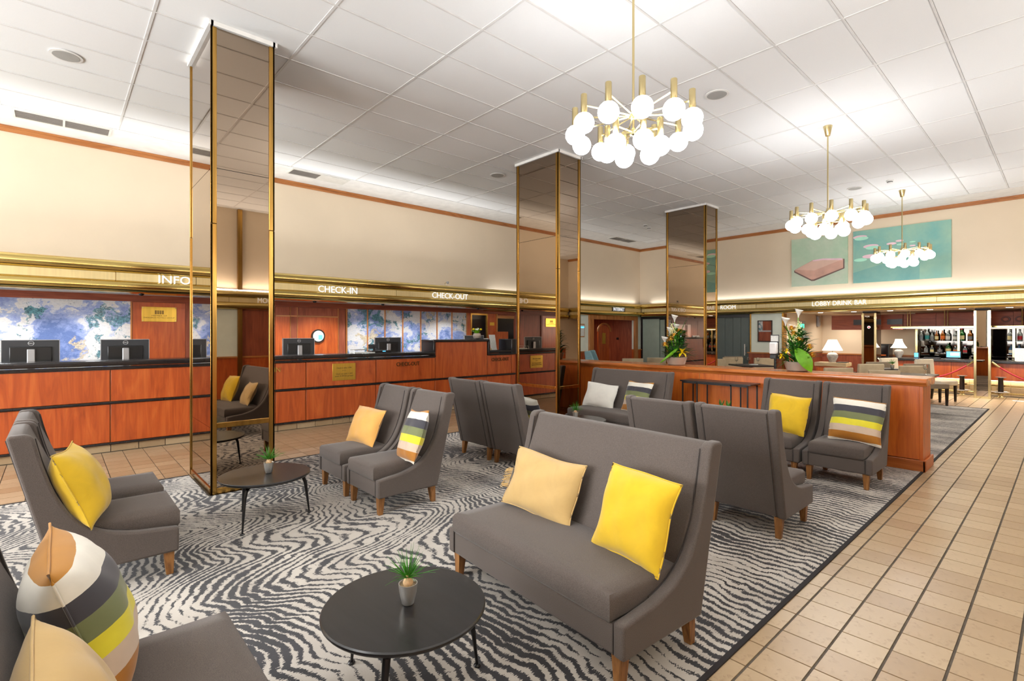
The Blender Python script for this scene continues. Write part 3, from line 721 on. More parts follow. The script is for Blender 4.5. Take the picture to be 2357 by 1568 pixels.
text('CHECK-OUT', 0.105, 'letterdark', (FX + 0.002, 4.641, 0.928), FACE_X, ct_, 'lettering', 0.006, width=0.49, bold=0.001)
text('CHECK-OUT', 0.105, 'letterdark', (FX + 0.002, 6.917, 0.936), FACE_X, ct_, 'lettering', 0.006, width=0.50, bold=0.001)
text('CHECK-IN', 0.105, 'lettergold', (FX + 0.002, 2.15, 0.93), FACE_X, ct_, 'lettering', 0.006, width=0.455, bold=0.001)
pl = tag(bx('notice_plaque', 'plaque', FX + 0.001, FX + 0.008, 3.443, 3.85, 0.735, 1.022, None, 0.002), 'brass plaque with check-in times fixed to the reception counter front', 'plaque')
for s_, z_, w_ in (('Check in after 3 PM', 0.935, 0.26), ('* * *', 0.885, 0.06), ('Check out until 11 AM', 0.835, 0.29), ('(until 10 AM for groups)', 0.798, 0.32)):
    text(s_, 0.034, 'ink', (FX + 0.009, 3.645, z_), FACE_X, pl, 'engraving', 0.001, 'CENTER', w_)
wt = thing('counter_top', 'glossy black stepped counter top along the reception', 'counter top')
bx('top_slab', 'black', FX - 0.42, FX + 0.035, -3.0, 5.47, 1.112, 1.18, wt, 0.02, 3)
bx('raised_slab', 'black', FX - 0.42, FX + 0.03, 5.43, 6.86, 1.36, 1.41, wt, 0.015, 3)
bx('step_cheek', 'black', FX - 0.42, FX + 0.03, 5.435, 5.485, 1.10, 1.37, wt, 0.01); bx('step_cheek', 'black', FX - 0.42, FX + 0.03, 6.81, 6.86, 1.07, 1.37, wt, 0.01)
bx('top_slab', 'black', FX - 0.42, FX + 0.03, 6.86, 7.48, 1.112, 1.17, wt, 0.015); bx('end_post', 'black', FX - 0.42, FX + 0.03, 7.48, 7.62, 1.07, 1.41, wt, 0.012)
dk = thing('work_desk', 'low work desk surface behind the reception counter', 'desk')
bx('desk_top', 'darkwood', -9.25, -8.73, -3.0, 7.6, 0.76, 0.80, dk); bx('desk_side', 'dwood', -9.2, -8.8, -2.95, -2.9, 0, 0.76, dk); bx('desk_side', 'dwood', -9.2, -8.8, 7.5, 7.55, 0, 0.76, dk)

def monitor(y, label, rz=0.0, x=-8.95, top=1.45):
    m = thing('desk_monitor', label, 'monitor', (x, y, 0.80), rz, 'monitors on the reception desk')
    zt = top - 0.80
    bx('screen_body', 'darkgrey', -0.02, 0.012, -0.27, 0.27, zt - 0.33, zt - 0.008, m, 0.008)
    bx('back_cover', 'blackplastic', 0.012, 0.03, -0.2, 0.2, zt - 0.30, zt - 0.09, m, 0.012)
    B().box(-0.022, 0.014, -0.275, 0.275, zt - 0.008, zt).box(-0.022, 0.014, -0.275, -0.268, zt - 0.33, zt).box(-0.022, 0.014, 0.268, 0.275, zt - 0.33, zt).build('bezel', 'silver', m)
    bx('stand_column', 'silver', 0.032, 0.062, -0.038, 0.038, 0.012, zt - 0.12, m, 0.008)
    bx('stand_base', 'silver', -0.09, 0.11, -0.12, 0.12, 0.0, 0.012, m, 0.004)
    bx('port_block', 'blackplastic', 0.028, 0.036, -0.14, 0.14, zt - 0.3, zt - 0.275, m)
    rg = [(0.031 + 0.0, 0.027 * math.cos(a), zt - 0.046 + 0.027 * math.sin(a)) for a in [2 * PI * k / 24 for k in range(25)]]
    lg = B().tube(rg, 0.0035, 6).build('logo_ring', 'silver', m); lg.location = (-0.016, 0, 0)
    text('DELL', 0.018, 'white', (0.0135, 0, zt - 0.052), FACE_X, m, 'logo', 0.001, 'CENTER', 0.042)
    return m
monitor(-0.235, 'black computer monitor at the left end of the reception counter')
monitor(0.73, 'black computer monitor in front of the marble mural and brass plaque')
monitor(3.12, 'black computer monitor beside the round porthole window', R(4))
monitor(4.82, 'black computer monitor in front of the narrow marble panels', R(-3), top=1.455)
monitor(6.95, 'computer monitor half hidden behind the raised counter and flower bowl', 0, top=1.49)
tr = thing('paper_tray', 'white wire paper tray with sheets on the reception counter', 'tray', (-8.42, 4.05, 1.18))
bx('sheets', 'paper', -0.14, 0.06, -0.18, 0.2, 0.0, 0.02, tr); B().tube([(0.07, -0.2, 0.0), (0.07, -0.2, 0.06), (0.07, 0.1, 0.065)], 0.005, 6).tube([(-0.1, -0.2, 0.0), (-0.1, -0.2, 0.06), (-0.1, 0.1, 0.065)], 0.005, 6).build('wire_frame', 'steel', tr)
pos = thing('card_terminal', 'dark payment terminal with tilted screen on the reception counter', 'terminal', (-8.46, 4.32, 1.18))
bx('base', 'blackplastic', -0.1, 0.06, -0.12, 0.28, 0.0, 0.045, pos, 0.01); bx('status_light', 'screen', 0.06, 0.063, 0.10, 0.16, 0.02, 0.035, pos)
tb_ = B().box(-0.02, 0.0, -0.09, 0.09, 0.09, 0.17).build('tilted_screen', 'darkgrey', pos); tb_.rotation_euler[1] = R(-25); tb_.location = (0.04, -0.04, 0)
bx('stem', 'blackplastic', -0.02, 0.0, -0.05, -0.02, 0.04, 0.12, pos)
def leaflet(y, x, z, w, h, label):
    l = thing('leaflet_holder', label, 'leaflet holder', (x, y, z), group='leaflet stands on the low counter')
    o = bx('card', 'paper', -0.004, 0.004, -w / 2, w / 2, 0.0, h, l); o.rotation_euler[1] = R(-12)
    bx('foot', 'offwhite', -0.06, 0.02, -w / 2, w / 2, 0.0, 0.008, l)
leaflet(7.02, -8.55, 1.17, 0.13, 0.26, 'small white leaflet stand on the low counter beside the raised section')
leaflet(7.24, -8.6, 1.17, 0.17, 0.34, 'tall white leaflet stand on the low counter')
bk_ = tag(bx('notepad', 'palewood', -8.5, -8.36, 6.88, 6.98, 1.17, 1.21, None, 0.004), 'small stack of beige note paper on the low counter', 'notepad')

def rose_bowl():
    f = thing('flower_bowl', 'round bowl of yellow and white flowers on the raised counter', 'flowers', (-8.42, 6.62, 1.41))
    B().lathe([(0.03, 0), (0.075, 0.03), (0.088, 0.075), (0.07, 0.125), (0.06, 0.12)], (0, 0, 0), 20).build('bowl', 'potgold', f)
    rnd = random.Random(3)
    lv = B()
    for k in range(34):
        a = rnd.uniform(0, 2 * PI); e = rnd.uniform(0.3, 1.4); L = rnd.uniform(0.09, 0.17)
        lv.leaf((0.03 * math.cos(a), 0.03 * math.sin(a), 0.11), (math.cos(a) * math.cos(e) * L, math.sin(a) * math.cos(e) * L, 0.12 + math.sin(e) * L * 0.8), 0.04, 0.1)
    lv.build('leaves', 'leafb', f)
    for k in range(7):
        a = k * 0.9; r = 0.03 + 0.05 * (k % 2)
        B().sphere((r * math.cos(a), r * math.sin(a), 0.19 + 0.03 * rnd.random()), 0.028, 10, 6, 0.8).build('blossom', 'yellowflower' if k % 2 else 'calla', f)
rose_bowl()

# ------------------------------------------------------------------ LOUNGE SEATING
def smooth_curve(pts, n=5):
    """Catmull-Rom through the points"""
    P = [Vector(p) for p in pts]; out = []
    for i in range(len(P) - 1):
        p0 = P[max(i - 1, 0)]; p1 = P[i]; p2 = P[i + 1]; p3 = P[min(i + 2, len(P) - 1)]
        for k in range(n):
            t = k / n
            out.append(0.5 * ((2 * p1) + (-p0 + p2) * t + (2 * p0 - 5 * p1 + 4 * p2 - p3) * t * t + (-p0 + 3 * p1 - 3 * p2 + p3) * t ** 3))
    out.append(P[-1]); return out
CURVE = [(0.305, 0.300), (0.20, 0.312), (0.06, 0.330), (-0.08, 0.378), (-0.19, 0.468), (-0.27, 0.610), (-0.325, 0.783), (-0.362, 0.945)]
def rounded_cushion(x0, x1, y0, y1, z0, z1, crown=0.02, n=10):
    """box cushion with softly crowned top"""
    b = B(); nx, ny = max(6, int((x1 - x0) / 0.08)), n
    def pt(i, j, z, inset):
        x = x0 + inset + (x1 - x0 - 2 * inset) * i / nx; y = y0 + inset + (y1 - y0 - 2 * inset) * j / ny
        u = 2 * i / nx - 1; w = 2 * j / ny - 1
        return (x, y, z + (crown * (1 - u ** 4) * (1 - w ** 4) if z > (z0 + z1) / 2 else 0))
    k = 0
    for z, ins in ((z0, 0.012), (z1, 0.012)):
        for j in range(ny + 1):
            for i in range(nx + 1): b.v.append(pt(i, j, z, ins))
    N = (nx + 1) * (ny + 1)
    for j in range(ny):
        for i in range(nx):
            a = j * (nx + 1) + i
            b.f += [(a, a + nx + 1, a + nx + 2, a + 1), (N + a, N + a + 1, N + a + nx + 2, N + a + nx + 1)]
    edge = [i for i in range(nx + 1)] + [j * (nx + 1) + nx for j in range(1, ny + 1)] + [ny * (nx + 1) + i for i in range(nx - 1, -1, -1)] + [j * (nx + 1) for j in range(ny - 1, 0, -1)]
    mids = []
    cxm, cym = (x0 + x1) / 2, (y0 + y1) / 2
    for e in edge:
        x, y, z = b.v[e]
        x = x0 if abs(x - x0 - 0.012) < 1e-6 else (x1 if abs(x - x1 + 0.012) < 1e-6 else x)
        y = y0 if abs(y - y0 - 0.012) < 1e-6 else (y1 if abs(y - y1 + 0.012) < 1e-6 else y)
        mids.append(len(b.v)); b.v.append((x, y, z0 + 0.018)); mids.append(len(b.v)); b.v.append((x, y, z1 - 0.022))
    for q in range(len(edge)):
        q2 = (q + 1) % len(edge)
        b.f += [(edge[q], edge[q2], mids[2 * q2], mids[2 * q]), (mids[2 * q], mids[2 * q2], mids[2 * q2 + 1], mids[2 * q + 1]), (mids[2 * q + 1], mids[2 * q2 + 1], N + edge[q2], N + edge[q])]
    return b
def make_seat(name, label, cat, W, group):
    t = thing(name, label, cat, group=group); h = W / 2
    prof = [(-0.475, 0.965)] + [(-0.28, 0.15), (0.305, 0.15)] + [tuple(p) for p in smooth_curve(CURVE, 4)] + [(-0.375, 0.966), (-0.40, 0.975), (-0.455, 0.975)]
    for s in (-1, 1):
        a, b_ = (s * h, s * (h - 0.062)); B().prism(prof, 'x', min(a, b_), max(a, b_)).build('side_wing', 'fabric', t, bevel=0.014, seg=3, smooth=50)
    back = [(-0.477, 0.955), (-0.282, 0.16), (-0.14, 0.16), (-0.155, 0.36), (-0.20, 0.46), (-0.395, 0.955), (-0.41, 0.967), (-0.46, 0.967)]
    B().prism(back, 'x', -h + 0.058, h - 0.058).build('backrest', 'fabric', t, bevel=0.012, seg=3, smooth=50)
    bx('seat_base', 'fabric', -h + 0.058, h - 0.058, -0.2, 0.30, 0.152, 0.285, t, 0.012, 3)
    rounded_cushion(-h + 0.066, h - 0.066, -0.215, 0.318, 0.287, 0.405, 0.012).build('seat_cushion', 'fabric', t, smooth=60)
    cv = smooth_curve(CURVE, 4)
    for s in (-1, 1):
        pts = [(s * (h - 0.06), p[0] + 0.002, p[1] - 0.003) for p in cv[8:]]
        B().tube(pts, 0.0035, 5).build('piping', 'piping', t)
        B().tube([(s * (h - 0.06), 0.304, 0.16), (s * (h - 0.06), 0.304, 0.292)], 0.003, 5).build('piping', 'piping', t)
        B().tube([(s * (h - 0.066), -0.476, 0.945), (s * (h - 0.066), -0.286, 0.165)], 0.003, 5).build('piping', 'piping', t)
    for s in (-1, 1):
        for y_ in (0.255, -0.245):
            B().taper(s * (h - 0.06), y_, 0.0, 0.155, 0.019, 0.019, 0.029, 0.029, s * 0.002, 0.006 if y_ > 0 else -0.018).build('leg', 'legwood', t, bevel=0.003)
    return t
ZR = 0.0065
G1 = 'grey high-back lounge chairs'
ch = make_seat('lounge_chair', 'grey high-back lounge chair holding a striped cushion, end of the row by the partition end', 'chair', 0.62, G1)
ch.location = (-1.575, 6.12, ZR); ch.rotation_euler[2] = PI
for x, y, rz, lab in ((-2.225, 6.13, PI, 'grey high-back lounge chair holding a yellow cushion in front of the partition'),
                      (-4.135, 2.28, PI, 'grey high-back lounge chair with a striped cushion beside the round table at the mirrored column'),
                      (-4.80, 2.28, PI, 'grey high-back lounge chair holding an amber cushion in front of the reception'),
                      (-4.935, 4.13, 0, 'grey lounge chair seen from behind, closest of the turned pair to the CHECK-OUT counter'),
                      (-4.295, 4.13, 0, 'grey lounge chair seen from behind with a cushion peeking out beside it'),
                      (-2.345, 4.23, 0, 'grey lounge chair seen from behind, hidden in part by the big loveseat'),
                      (-1.70, 4.25, 0, 'grey lounge chair seen from behind nearest the tiled aisle'),
                      (-4.085, 0.275, 0, 'grey high-back lounge chair holding a puffy yellow cushion at the left'),
                      (-4.745, 0.275, 0, 'grey lounge chair half hidden behind the chair with the puffy yellow cushion')):
    dup(ch, (x, y, ZR), rz, lab)
G2 = 'grey loveseats'
sofa = make_seat('loveseat', 'large grey loveseat in the foreground with tan and yellow cushions', 'loveseat', 1.40, G2)
sofa.location = (-1.915, 2.10, ZR); sofa.rotation_euler[2] = PI - R(4)
dup(sofa, (-4.46, 6.06, ZR), PI, 'grey loveseat with white and striped cushions against the partition')
dup(sofa, (-1.66, 0.20, ZR), 0, 'grey loveseat cut off at the bottom left corner with a big striped cushion')

# ------------------------------------------------------------------ cushions
def cushion_mesh(name, mat, w, h, t, seed, n=18):
    rnd = random.Random(seed); b = B()
    ph = [rnd.uniform(0, 6.28) for _ in range(8)]
    for side in (-1, 1):
        for j in range(n + 1):
            for i in range(n + 1):
                u = 2 * i / n - 1; v = 2 * j / n - 1
                pin = 1 - 0.055 * (1 - v * v) * abs(u) ** 2; pin2 = 1 - 0.055 * (1 - u * u) * abs(v) ** 2
                x = u * w / 2 * pin; z = v * h / 2 * pin2
                pr = max(0.0, (1 - abs(u) ** 2.6) * (1 - abs(v) ** 2.6)) ** 0.62
                wr = 0.008 * math.sin(7 * u + 3 * v + ph[0]) * math.sin(4 * v - 2 * u + ph[1]) + 0.004 * math.sin(15 * u - 9 * v + ph[2]) * (abs(u) ** 2 + abs(v) ** 2) / 2
                y = side * (t / 2 * pr + 0.003) + wr * pr
                z += 0.006 * math.sin(3 * u + ph[3]) * abs(v); x += 0.006 * math.sin(4 * v + ph[4]) * abs(u)
                b.v.append((x, y, z))
    N = (n + 1) ** 2
    for j in range(n):
        for i in range(n):
            a = j * (n + 1) + i
            b.f += [(a, a + 1, a + n + 2, a + n + 1), (N + a, N + a + n + 1, N + a + n + 2, N + a + 1)]
    ed = [i for i in range(n + 1)] + [j * (n + 1) + n for j in range(1, n + 1)] + [n * (n + 1) + i for i in range(n - 1, -1, -1)] + [j * (n + 1) for j in range(n - 1, 0, -1)]
    for q in range(len(ed)):
        q2 = (q + 1) % len(ed); b.f.append((ed[q], N + ed[q], N + ed[q2], ed[q2]))
    seam = [((b.v[e][0]) * 1.004, (b.v[e][1] + b.v[N + e][1]) / 2, b.v[e][2] * 1.004) for e in ed]
    return b, seam + seam[:1]
def cushion(label, mat, w, h, t, loc, rz, lean=20, roll=0, yaw=0, seed=1):
    b, seam = cushion_mesh('cushion', mat, w, h, t, seed)
    root = thing('throw_cushion', label, 'cushion', group='scatter cushions on the grey seats')
    b.build('cover', mat, root, smooth=80, subsurf=1)
    B().tube(seam, 0.004, 5, False).build('seam_edge', mat, root, smooth=80)
    m = Matrix.Translation(loc) @ Matrix.Rotation(rz + R(yaw), 4, 'Z') @ Matrix.Rotation(R(lean), 4, 'X') @ Matrix.Rotation(R(roll), 4, 'Y')
    root.matrix_world = m
    root.location = m.to_translation(); root.rotation_euler = m.to_euler()
    return root
cushion('multicolour striped velvet cushion on the lounge chair beside the partition end', 'stripe', 0.46, 0.45, 0.15, (-1.47, 6.12, 0.63), PI, 20, -4, 4, 1)
cushion('bright yellow velvet cushion on the lounge chair next to the striped cushion by the partition', 'yellow', 0.44, 0.44, 0.15, (-2.14, 6.14, 0.62), PI, 22, -2, -4, 2)
cushion('multicolour striped cushion tilted on the lounge chair by the round table and column', 'stripe', 0.46, 0.46, 0.15, (-3.93, 2.36, 0.62), PI, 20, 6, -14, 3)
cushion('amber velvet lumbar cushion on the lounge chair in front of the reception', 'orange', 0.52, 0.38, 0.15, (-4.85, 2.36, 0.585), PI, 24, 0, 4, 4)
tanc = cushion('tan velvet lumbar cushion on the big foreground loveseat', 'tan', 0.56, 0.37, 0.13, (-2.20, 2.25, 0.585), PI, 24, -3, 4, 5)
fr_ = B()
for k in range(16):
    z_ = -0.08 + 0.008 * k; fr_.tube([(0.25, 0.03, z_), (0.275 + 0.012 * math.sin(k * 1.7), 0.04 + 0.01 * math.cos(k), z_ - 0.006), (0.292 + 0.01 * math.sin(k * 2.3), 0.045, z_ - 0.02)], 0.003, 4)
tag(fr_.build('fringe', 'tan', tanc), kind='stuff')
cushion('bright yellow velvet cushion on the big foreground loveseat', 'yellow', 0.44, 0.44, 0.16, (-1.47, 2.16, 0.615), PI, 20, -2, -6, 6)
cushion('white linen lumbar cushion on the loveseat against the partition', 'cushwhite', 0.56, 0.38, 0.13, (-4.80, 6.16, 0.585), PI, 22, -3, 4, 7)
cushion('striped cushion on the partition loveseat half hidden behind a chair back', 'stripe', 0.46, 0.46, 0.14, (-4.14, 6.15, 0.62), PI, 22, 0, -8, 8)
cushion('puffy yellow velvet cushion on the lounge chair at the left', 'yellow', 0.47, 0.47, 0.21, (-3.99, 0.115, 0.625), 0, 22, 0, -12, 9)
cushion('large striped velvet cushion on the cut-off loveseat at the bottom left', 'stripe', 0.50, 0.50, 0.24, (-2.10, 0.06, 0.645), 0, 18, 0, 0, 10)
cushion('tan velvet cushion peeking in at the bottom left corner', 'tan', 0.5, 0.40, 0.18, (-1.62, 0.03, 0.585), 0, 22, 0, 0, 11)
cushion('striped cushion peeking out beside the turned lounge chair near the second column', 'stripe', 0.42, 0.42, 0.13, (-4.33, 4.18, 0.61), 0, 30, 8, 0, 12)

# ------------------------------------------------------------------ round black tables
def make_table():
    t = thing('round_coffee_table', 'round black coffee table in the foreground with a potted grass plant', 'table', group='round black coffee tables')
    B().lathe([(0.30, 0.345), (0.335, 0.353), (0.342, 0.362), (0.342, 0.370), (0.337, 0.375)], (0, 0, 0), 64).build('table_top', 'tabletop', t)
    for k in range(3):
        a = R(-46 + 120 * k); ca, sa = math.cos(a), math.sin(a)
        b = B(); n = len(b.v)
        # bent flat leg: under the top, out to the rim, then down and slightly outwards
        path = [(0.10, 0.335, 0.020), (0.24, 0.335, 0.022), (0.285, 0.315, 0.026), (0.305, 0.26, 0.023), (0.335, 0.012, 0.010)]
        for r, z, w in path:
            for sgn, dz in ((-1, 0), (1, 0)):
                pass
        pts = [(r * ca, r * sa, z) for r, z, w in path]
        b.tube(pts, [w * 0.62 for _, _, w in path], 8)
        b.build('leg', 'blackmetal', t)
        B().lathe([(0.015, 0), (0.017, 0.006), (0.013, 0.012)], (0.336 * ca, 0.336 * sa, 0), 12).build('foot_pad', 'blackplastic', t)
    return t
T1 = (-1.90, 1.105); T2 = (-4.43, 1.277)
tbl = make_table(); tbl.location = (*T1, ZR); tbl.rotation_euler[2] = R(2)
dup(tbl, (*T2, ZR), R(2), 'round black coffee table beside the nearest mirrored column')
dup(tbl, (-4.40, 5.22, ZR), R(30), 'round black coffee table in front of the loveseat against the partition')
dup(tbl, (-2.42, 5.12, ZR), R(10), 'round black coffee table hidden behind the turned lounge chairs')
def grass_plant(loc, label, seed):
    rnd = random.Random(seed)
    p = thing('potted_grass_plant', label, 'plant', loc, group='small potted plants on the coffee tables')
    B().lathe([(0.022, 0.0), (0.026, 0.004), (0.036, 0.05), (0.040, 0.088), (0.0365, 0.088), (0.034, 0.075)], (0, 0, 0), 28).build('pot', 'steel', p)
    B().lathe([(0.0001, 0.079), (0.035, 0.08), (0.035, 0.078)], (0, 0, 0), 20).build('gravel', 'gravel', p)
    B().lathe([(0.018, 0.078), (0.022, 0.09), (0.018, 0.103), (0.009, 0.115), (0.011, 0.122)], (0, 0, 0), 16).build('bulb', 'bulb_plant', p)
    g = B()
    for k in range(70):
        a = rnd.uniform(0, 2 * PI); L = rnd.uniform(0.06, 0.15); e = rnd.uniform(0.35, 1.5); dr = rnd.uniform(0.0, 0.05)
        r0 = rnd.uniform(0, 0.009); d = Vector((math.cos(a) * math.cos(e), math.sin(a) * math.cos(e), math.sin(e)))
        pts = []
        for i in range(5):
            u = i / 4; q = Vector((r0 * math.cos(a), r0 * math.sin(a), 0.112)) + d * L * u; q.z -= dr * u * u * (1.2 - math.sin(e) * 0.6); pts.append(q)
        g.tube(pts, [0.0017, 0.0017, 0.0014, 0.001, 0.0004], 4)
    tag(g.build('grass_blades', 'grass', p), kind='stuff')
zt = ZR + 0.376
grass_plant((-1.885, 1.11, zt), 'small grass plant in a silver pot on the foreground table', 1)
grass_plant((-4.42, 1.30, zt), 'small grass plant in a silver pot on the table by the mirrored column', 2)
grass_plant((-4.47, 5.20, zt), 'small grass plant in a silver pot in front of the partition loveseat', 3)
bp = thing('braided_plant', 'two plaited green stems standing in a pot behind the turned chairs', 'plant', (-2.32, 4.98, zt), group='small potted plants on the coffee tables')
B().lathe([(0.05, 0), (0.06, 0.09), (0.055, 0.09)], (0, 0, 0), 20).build('pot', 'steel', bp)
for dx in (-0.035, 0.035):
    st = B()
    for q in range(3):
        st.tube([(dx + 0.022 * math.sin(u * 9 + q * 2.1), 0.022 * math.cos(u * 9 + q * 2.1), 0.08 + u * 0.33) for u in [k / 14 for k in range(15)]], 0.009, 6)
    for q in range(3):
        a = q * 2.1; st.tube([(dx, 0, 0.41), (dx + 0.02 * math.cos(a), 0.02 * math.sin(a), 0.45), (dx + 0.035 * math.cos(a + 0.5), 0.035 * math.sin(a), 0.48)], [0.008, 0.006, 0.002], 6)
    st.build('plaited_stem', 'leaf', bp)

# ------------------------------------------------------------------ partition
pt = thing('partition_screen', 'low cherry wood partition with moulded cap dividing lounge and dining area', 'partition')
jx = [-6.6, -4.99, -3.687, -2.38, -1.11]
bx('partition_core', 'trim_z', -6.6, -1.115, 7.12, 7.53, 0.0, 0.93, pt)
for a, b_ in zip(jx[:-1], jx[1:]):
    bx('front_panel', 'part', a + 0.004, b_ - 0.004, 7.10, 7.125, 0.13, 0.945, pt, 0.002)
    bx('rear_panel', 'part', a + 0.004, b_ - 0.004, 7.525, 7.55, 0.0, 0.945, pt, 0.002)
for a in jx[1:-1]: bx('joint_strip', 'trim_z', a - 0.006, a + 0.006, 7.098, 7.12, 0.13, 0.945, pt)
bx('end_panel', 'part', -1.115, -1.08, 7.10, 7.55, 0.0, 0.945, pt, 0.004)
capp = [(7.085, 0.945), (7.075, 0.965), (7.06, 0.972), (7.045, 0.99), (7.045, 1.005), (7.06, 1.012), (7.075, 1.03), (7.575, 1.03), (7.60, 1.0), (7.565, 0.945)]
B().prism(capp, 'x', -6.6, -1.045).build('moulded_cap', 'part_x', pt, smooth=30, bevel=0.004)
bx('skirting', 'part_x', -6.6, -1.055, 7.075, 7.10, 0.0, 0.125, pt, 0.006); bx('skirting', 'part', -1.08, -1.055, 7.075, 7.575, 0.0, 0.125, pt, 0.006)
# console
co = thing('console_table', 'narrow black console table against the partition', 'table', (-3.28, 6.86, ZR))
bx('table_top', 'darkwood', -0.5, 0.5, -0.16, 0.16, 0.835, 0.855, co, 0.004)
for x_, y_ in ((-0.46, -0.15), (-0.46, 0.15), (-0.24, -0.15), (0.24, -0.15), (0.24, 0.15), (0.46, 0.15), (0.46, -0.15), (-0.24, 0.15)):
    bx('leg', 'blackmetal', x_ - 0.008, x_ + 0.008, y_ - 0.008, y_ + 0.008, 0, 0.835, co)
for y_ in (-0.15, 0.15): bx('top_bar', 'blackmetal', -0.46, 0.46, y_ - 0.008, y_ + 0.008, 0.815, 0.835, co)

# ------------------------------------------------------------------ flower arrangements
def calla(b, s, p0, p1, r):
    d = (Vector(p1) - Vector(p0)); L = d.length; d.normalize()
    a = d.cross(Vector((0, 0, 1)));  a = a.normalized() if a.length > 1e-3 else Vector((1, 0, 0)); c = d.cross(a)
    k = len(b.v); n = 14
    for j, (u, rr) in enumerate(((0, 0.12), (0.3, 0.25), (0.6, 0.5), (0.85, 0.85), (1.0, 1.15))):
        for i in range(n):
            q = 2 * PI * i / n; ext = (0.22 * L * (0.5 + 0.5 * math.cos(q)) ** 2) if j == 4 else 0
            pnt = Vector(p0) + d * (L * u * 0.8 + ext) + (a * math.cos(q) + c * math.sin(q)) * r * rr
            b.v.append(tuple(pnt))
    for j in range(4):
        for i in range(n):
            b.f.append((k + j * n + i, k + j * n + (i + 1) % n, k + (j + 1) * n + (i + 1) % n, k + (j + 1) * n + i))
def arrangement(loc, label, flip, seed):
    rnd = random.Random(seed)
    f = thing('flower_arrangement', label, 'flowers', loc, group='flower arrangements on the partition')
    B().lathe([(0.115, 0), (0.13, 0.01), (0.165, 0.12), (0.16, 0.125), (0.15, 0.11)], (0, 0, 0), 32).build('pot', 'potgold', f)
    # right / up as seen from the lounge
    vx = Vector((0.78, 0.62, 0)); vy = Vector((-0.62, 0.78, 0))
    def at(r, d, z): return Vector((0, 0, z)) + vx * r * flip + vy * d
    # dark foliage mass
    lv = B()
    for k in range(210):
        a = rnd.uniform(0, 2 * PI); zz = rnd.uniform(0.1, 0.52); rr = rnd.uniform(0.02, 0.13) * (1.25 - zz); L = rnd.uniform(0.08, 0.17) * (1.2 - 0.7 * zz); e = rnd.uniform(-0.1, 1.0)
        b0 = Vector((rr * math.cos(a), rr * math.sin(a), zz)); lv.leaf(b0, b0 + Vector((math.cos(a) * math.cos(e), math.sin(a) * math.cos(e), math.sin(e))) * L, rnd.uniform(0.025, 0.05), 0.12)
    tag(lv.build('foliage', 'leaf', f), kind='stuff')
    for k in range(12):
        a = rnd.uniform(-0.5, 3.6); L = rnd.uniform(0.22, 0.34); e = rnd.uniform(0.0, 0.9)
        b0 = at(0.02 * math.cos(a), 0, 0.14); tip = b0 + at(math.cos(a) * L, rnd.uniform(-0.15, 0.1), math.sin(e) * L)
        B().leaf(b0, tip, 0.035, 0.08, 7).build('spear_leaf', 'leaf', f)
    for k in range(7):   # fan palm at one side
        a = R(-35 + 13 * k); b0 = at(0.12, -0.04, 0.15); B().leaf(b0, b0 + at(0.22 * math.cos(a), -0.05, 0.22 * math.sin(a)), 0.016, 0.03, 5).build('palm_leaf', 'leaf', f)
    B().leaf(at(0.04, 0, 0.3), at(0.19, 0.0, 0.78 if flip > 0 else 0.62), 0.055, 0.06, 8).build('spear_leaf', 'leaf', f)
    # big glossy anthurium leaf hanging over the rim
    def big(b0, tip, w):
        b = B(); b.leaf(b0, tip, w, -0.12, 10, 0.10, side=(0.55, 0.6, 0.35)); b.build('large_leaf', 'leafb', f)
    if flip > 0: big(at(-0.02, -0.12, 0.26), at(-0.27, -0.16, 0.03), 0.15)
    else: big(at(0.06, -0.14, 0.30), at(-0.09, -0.22, -0.0), 0.18)
    # callas, gerberas, lilies
    ups = [(-0.03, 0.0, 0.80), (0.0, 0.03, 0.66), (-0.1, 0.0, 0.60), (-0.18, 0.02, 0.45)] if flip > 0 else [(-0.01, 0, 0.83), (0.15, 0.02, 0.72), (0.06, 0.03, 0.62), (-0.08, 0, 0.48)]
    for r_, d_, z_ in ups:
        b = B(); calla(b, 0, at(r_ * 0.95, d_, z_ - 0.12), at(r_, d_ - 0.03, z_), 0.045); b.build('calla_lily', 'calla', f)
        B().tube([at(r_ * 0.2, d_, 0.12), at(r_ * 0.8, d_, z_ - 0.16), at(r_ * 0.95, d_, z_ - 0.115)], 0.006, 6).build('stem', 'leafb', f)
    ger = [(0.03, 0.54), (-0.05, 0.47), (-0.1, 0.42), (-0.19, 0.33)] if flip > 0 else [(0.11, 0.57), (0.085, 0.50), (0.01, 0.42), (-0.11, 0.33), (-0.14, 0.22)]
    for r_, z_ in ger:
        c = at(r_, -0.1, z_); n = B()
        for k in range(14):
            a = 2 * PI * k / 14; dirv = (vx * math.cos(a) + Vector((0, 0, 1)) * math.sin(a) * 0.62 - vy * 0.35 * math.sin(a))
            n.leaf(c, c + dirv * 0.062, 0.032, 0.05, 4)
        n.sphere(tuple(c), 0.014, 8, 6)
        n.build('gerbera', 'gerbera', f); B().tube([at(r_ * 0.2, 0, 0.12), c], 0.004, 5).build('stem', 'leafb', f)
    lil = [(0.07, 0.20)] if flip > 0 else [(0.24, 0.20), (0.17, 0.27)]
    for r_, z_ in lil:
        c = at(r_, -0.12, z_); n = B(); S_ = 0.1 if flip > 0 else 0.05
        for k in range(6):
            a = 2 * PI * k / 6; n.leaf(c, c + (vx * math.cos(a) + Vector((0, 0, 1)) * math.sin(a) * 0.8 - vy * 0.5) * S_, S_ * 0.5, 0.1, 6)
        n.build('yellow_lily', 'yellowflower', f)
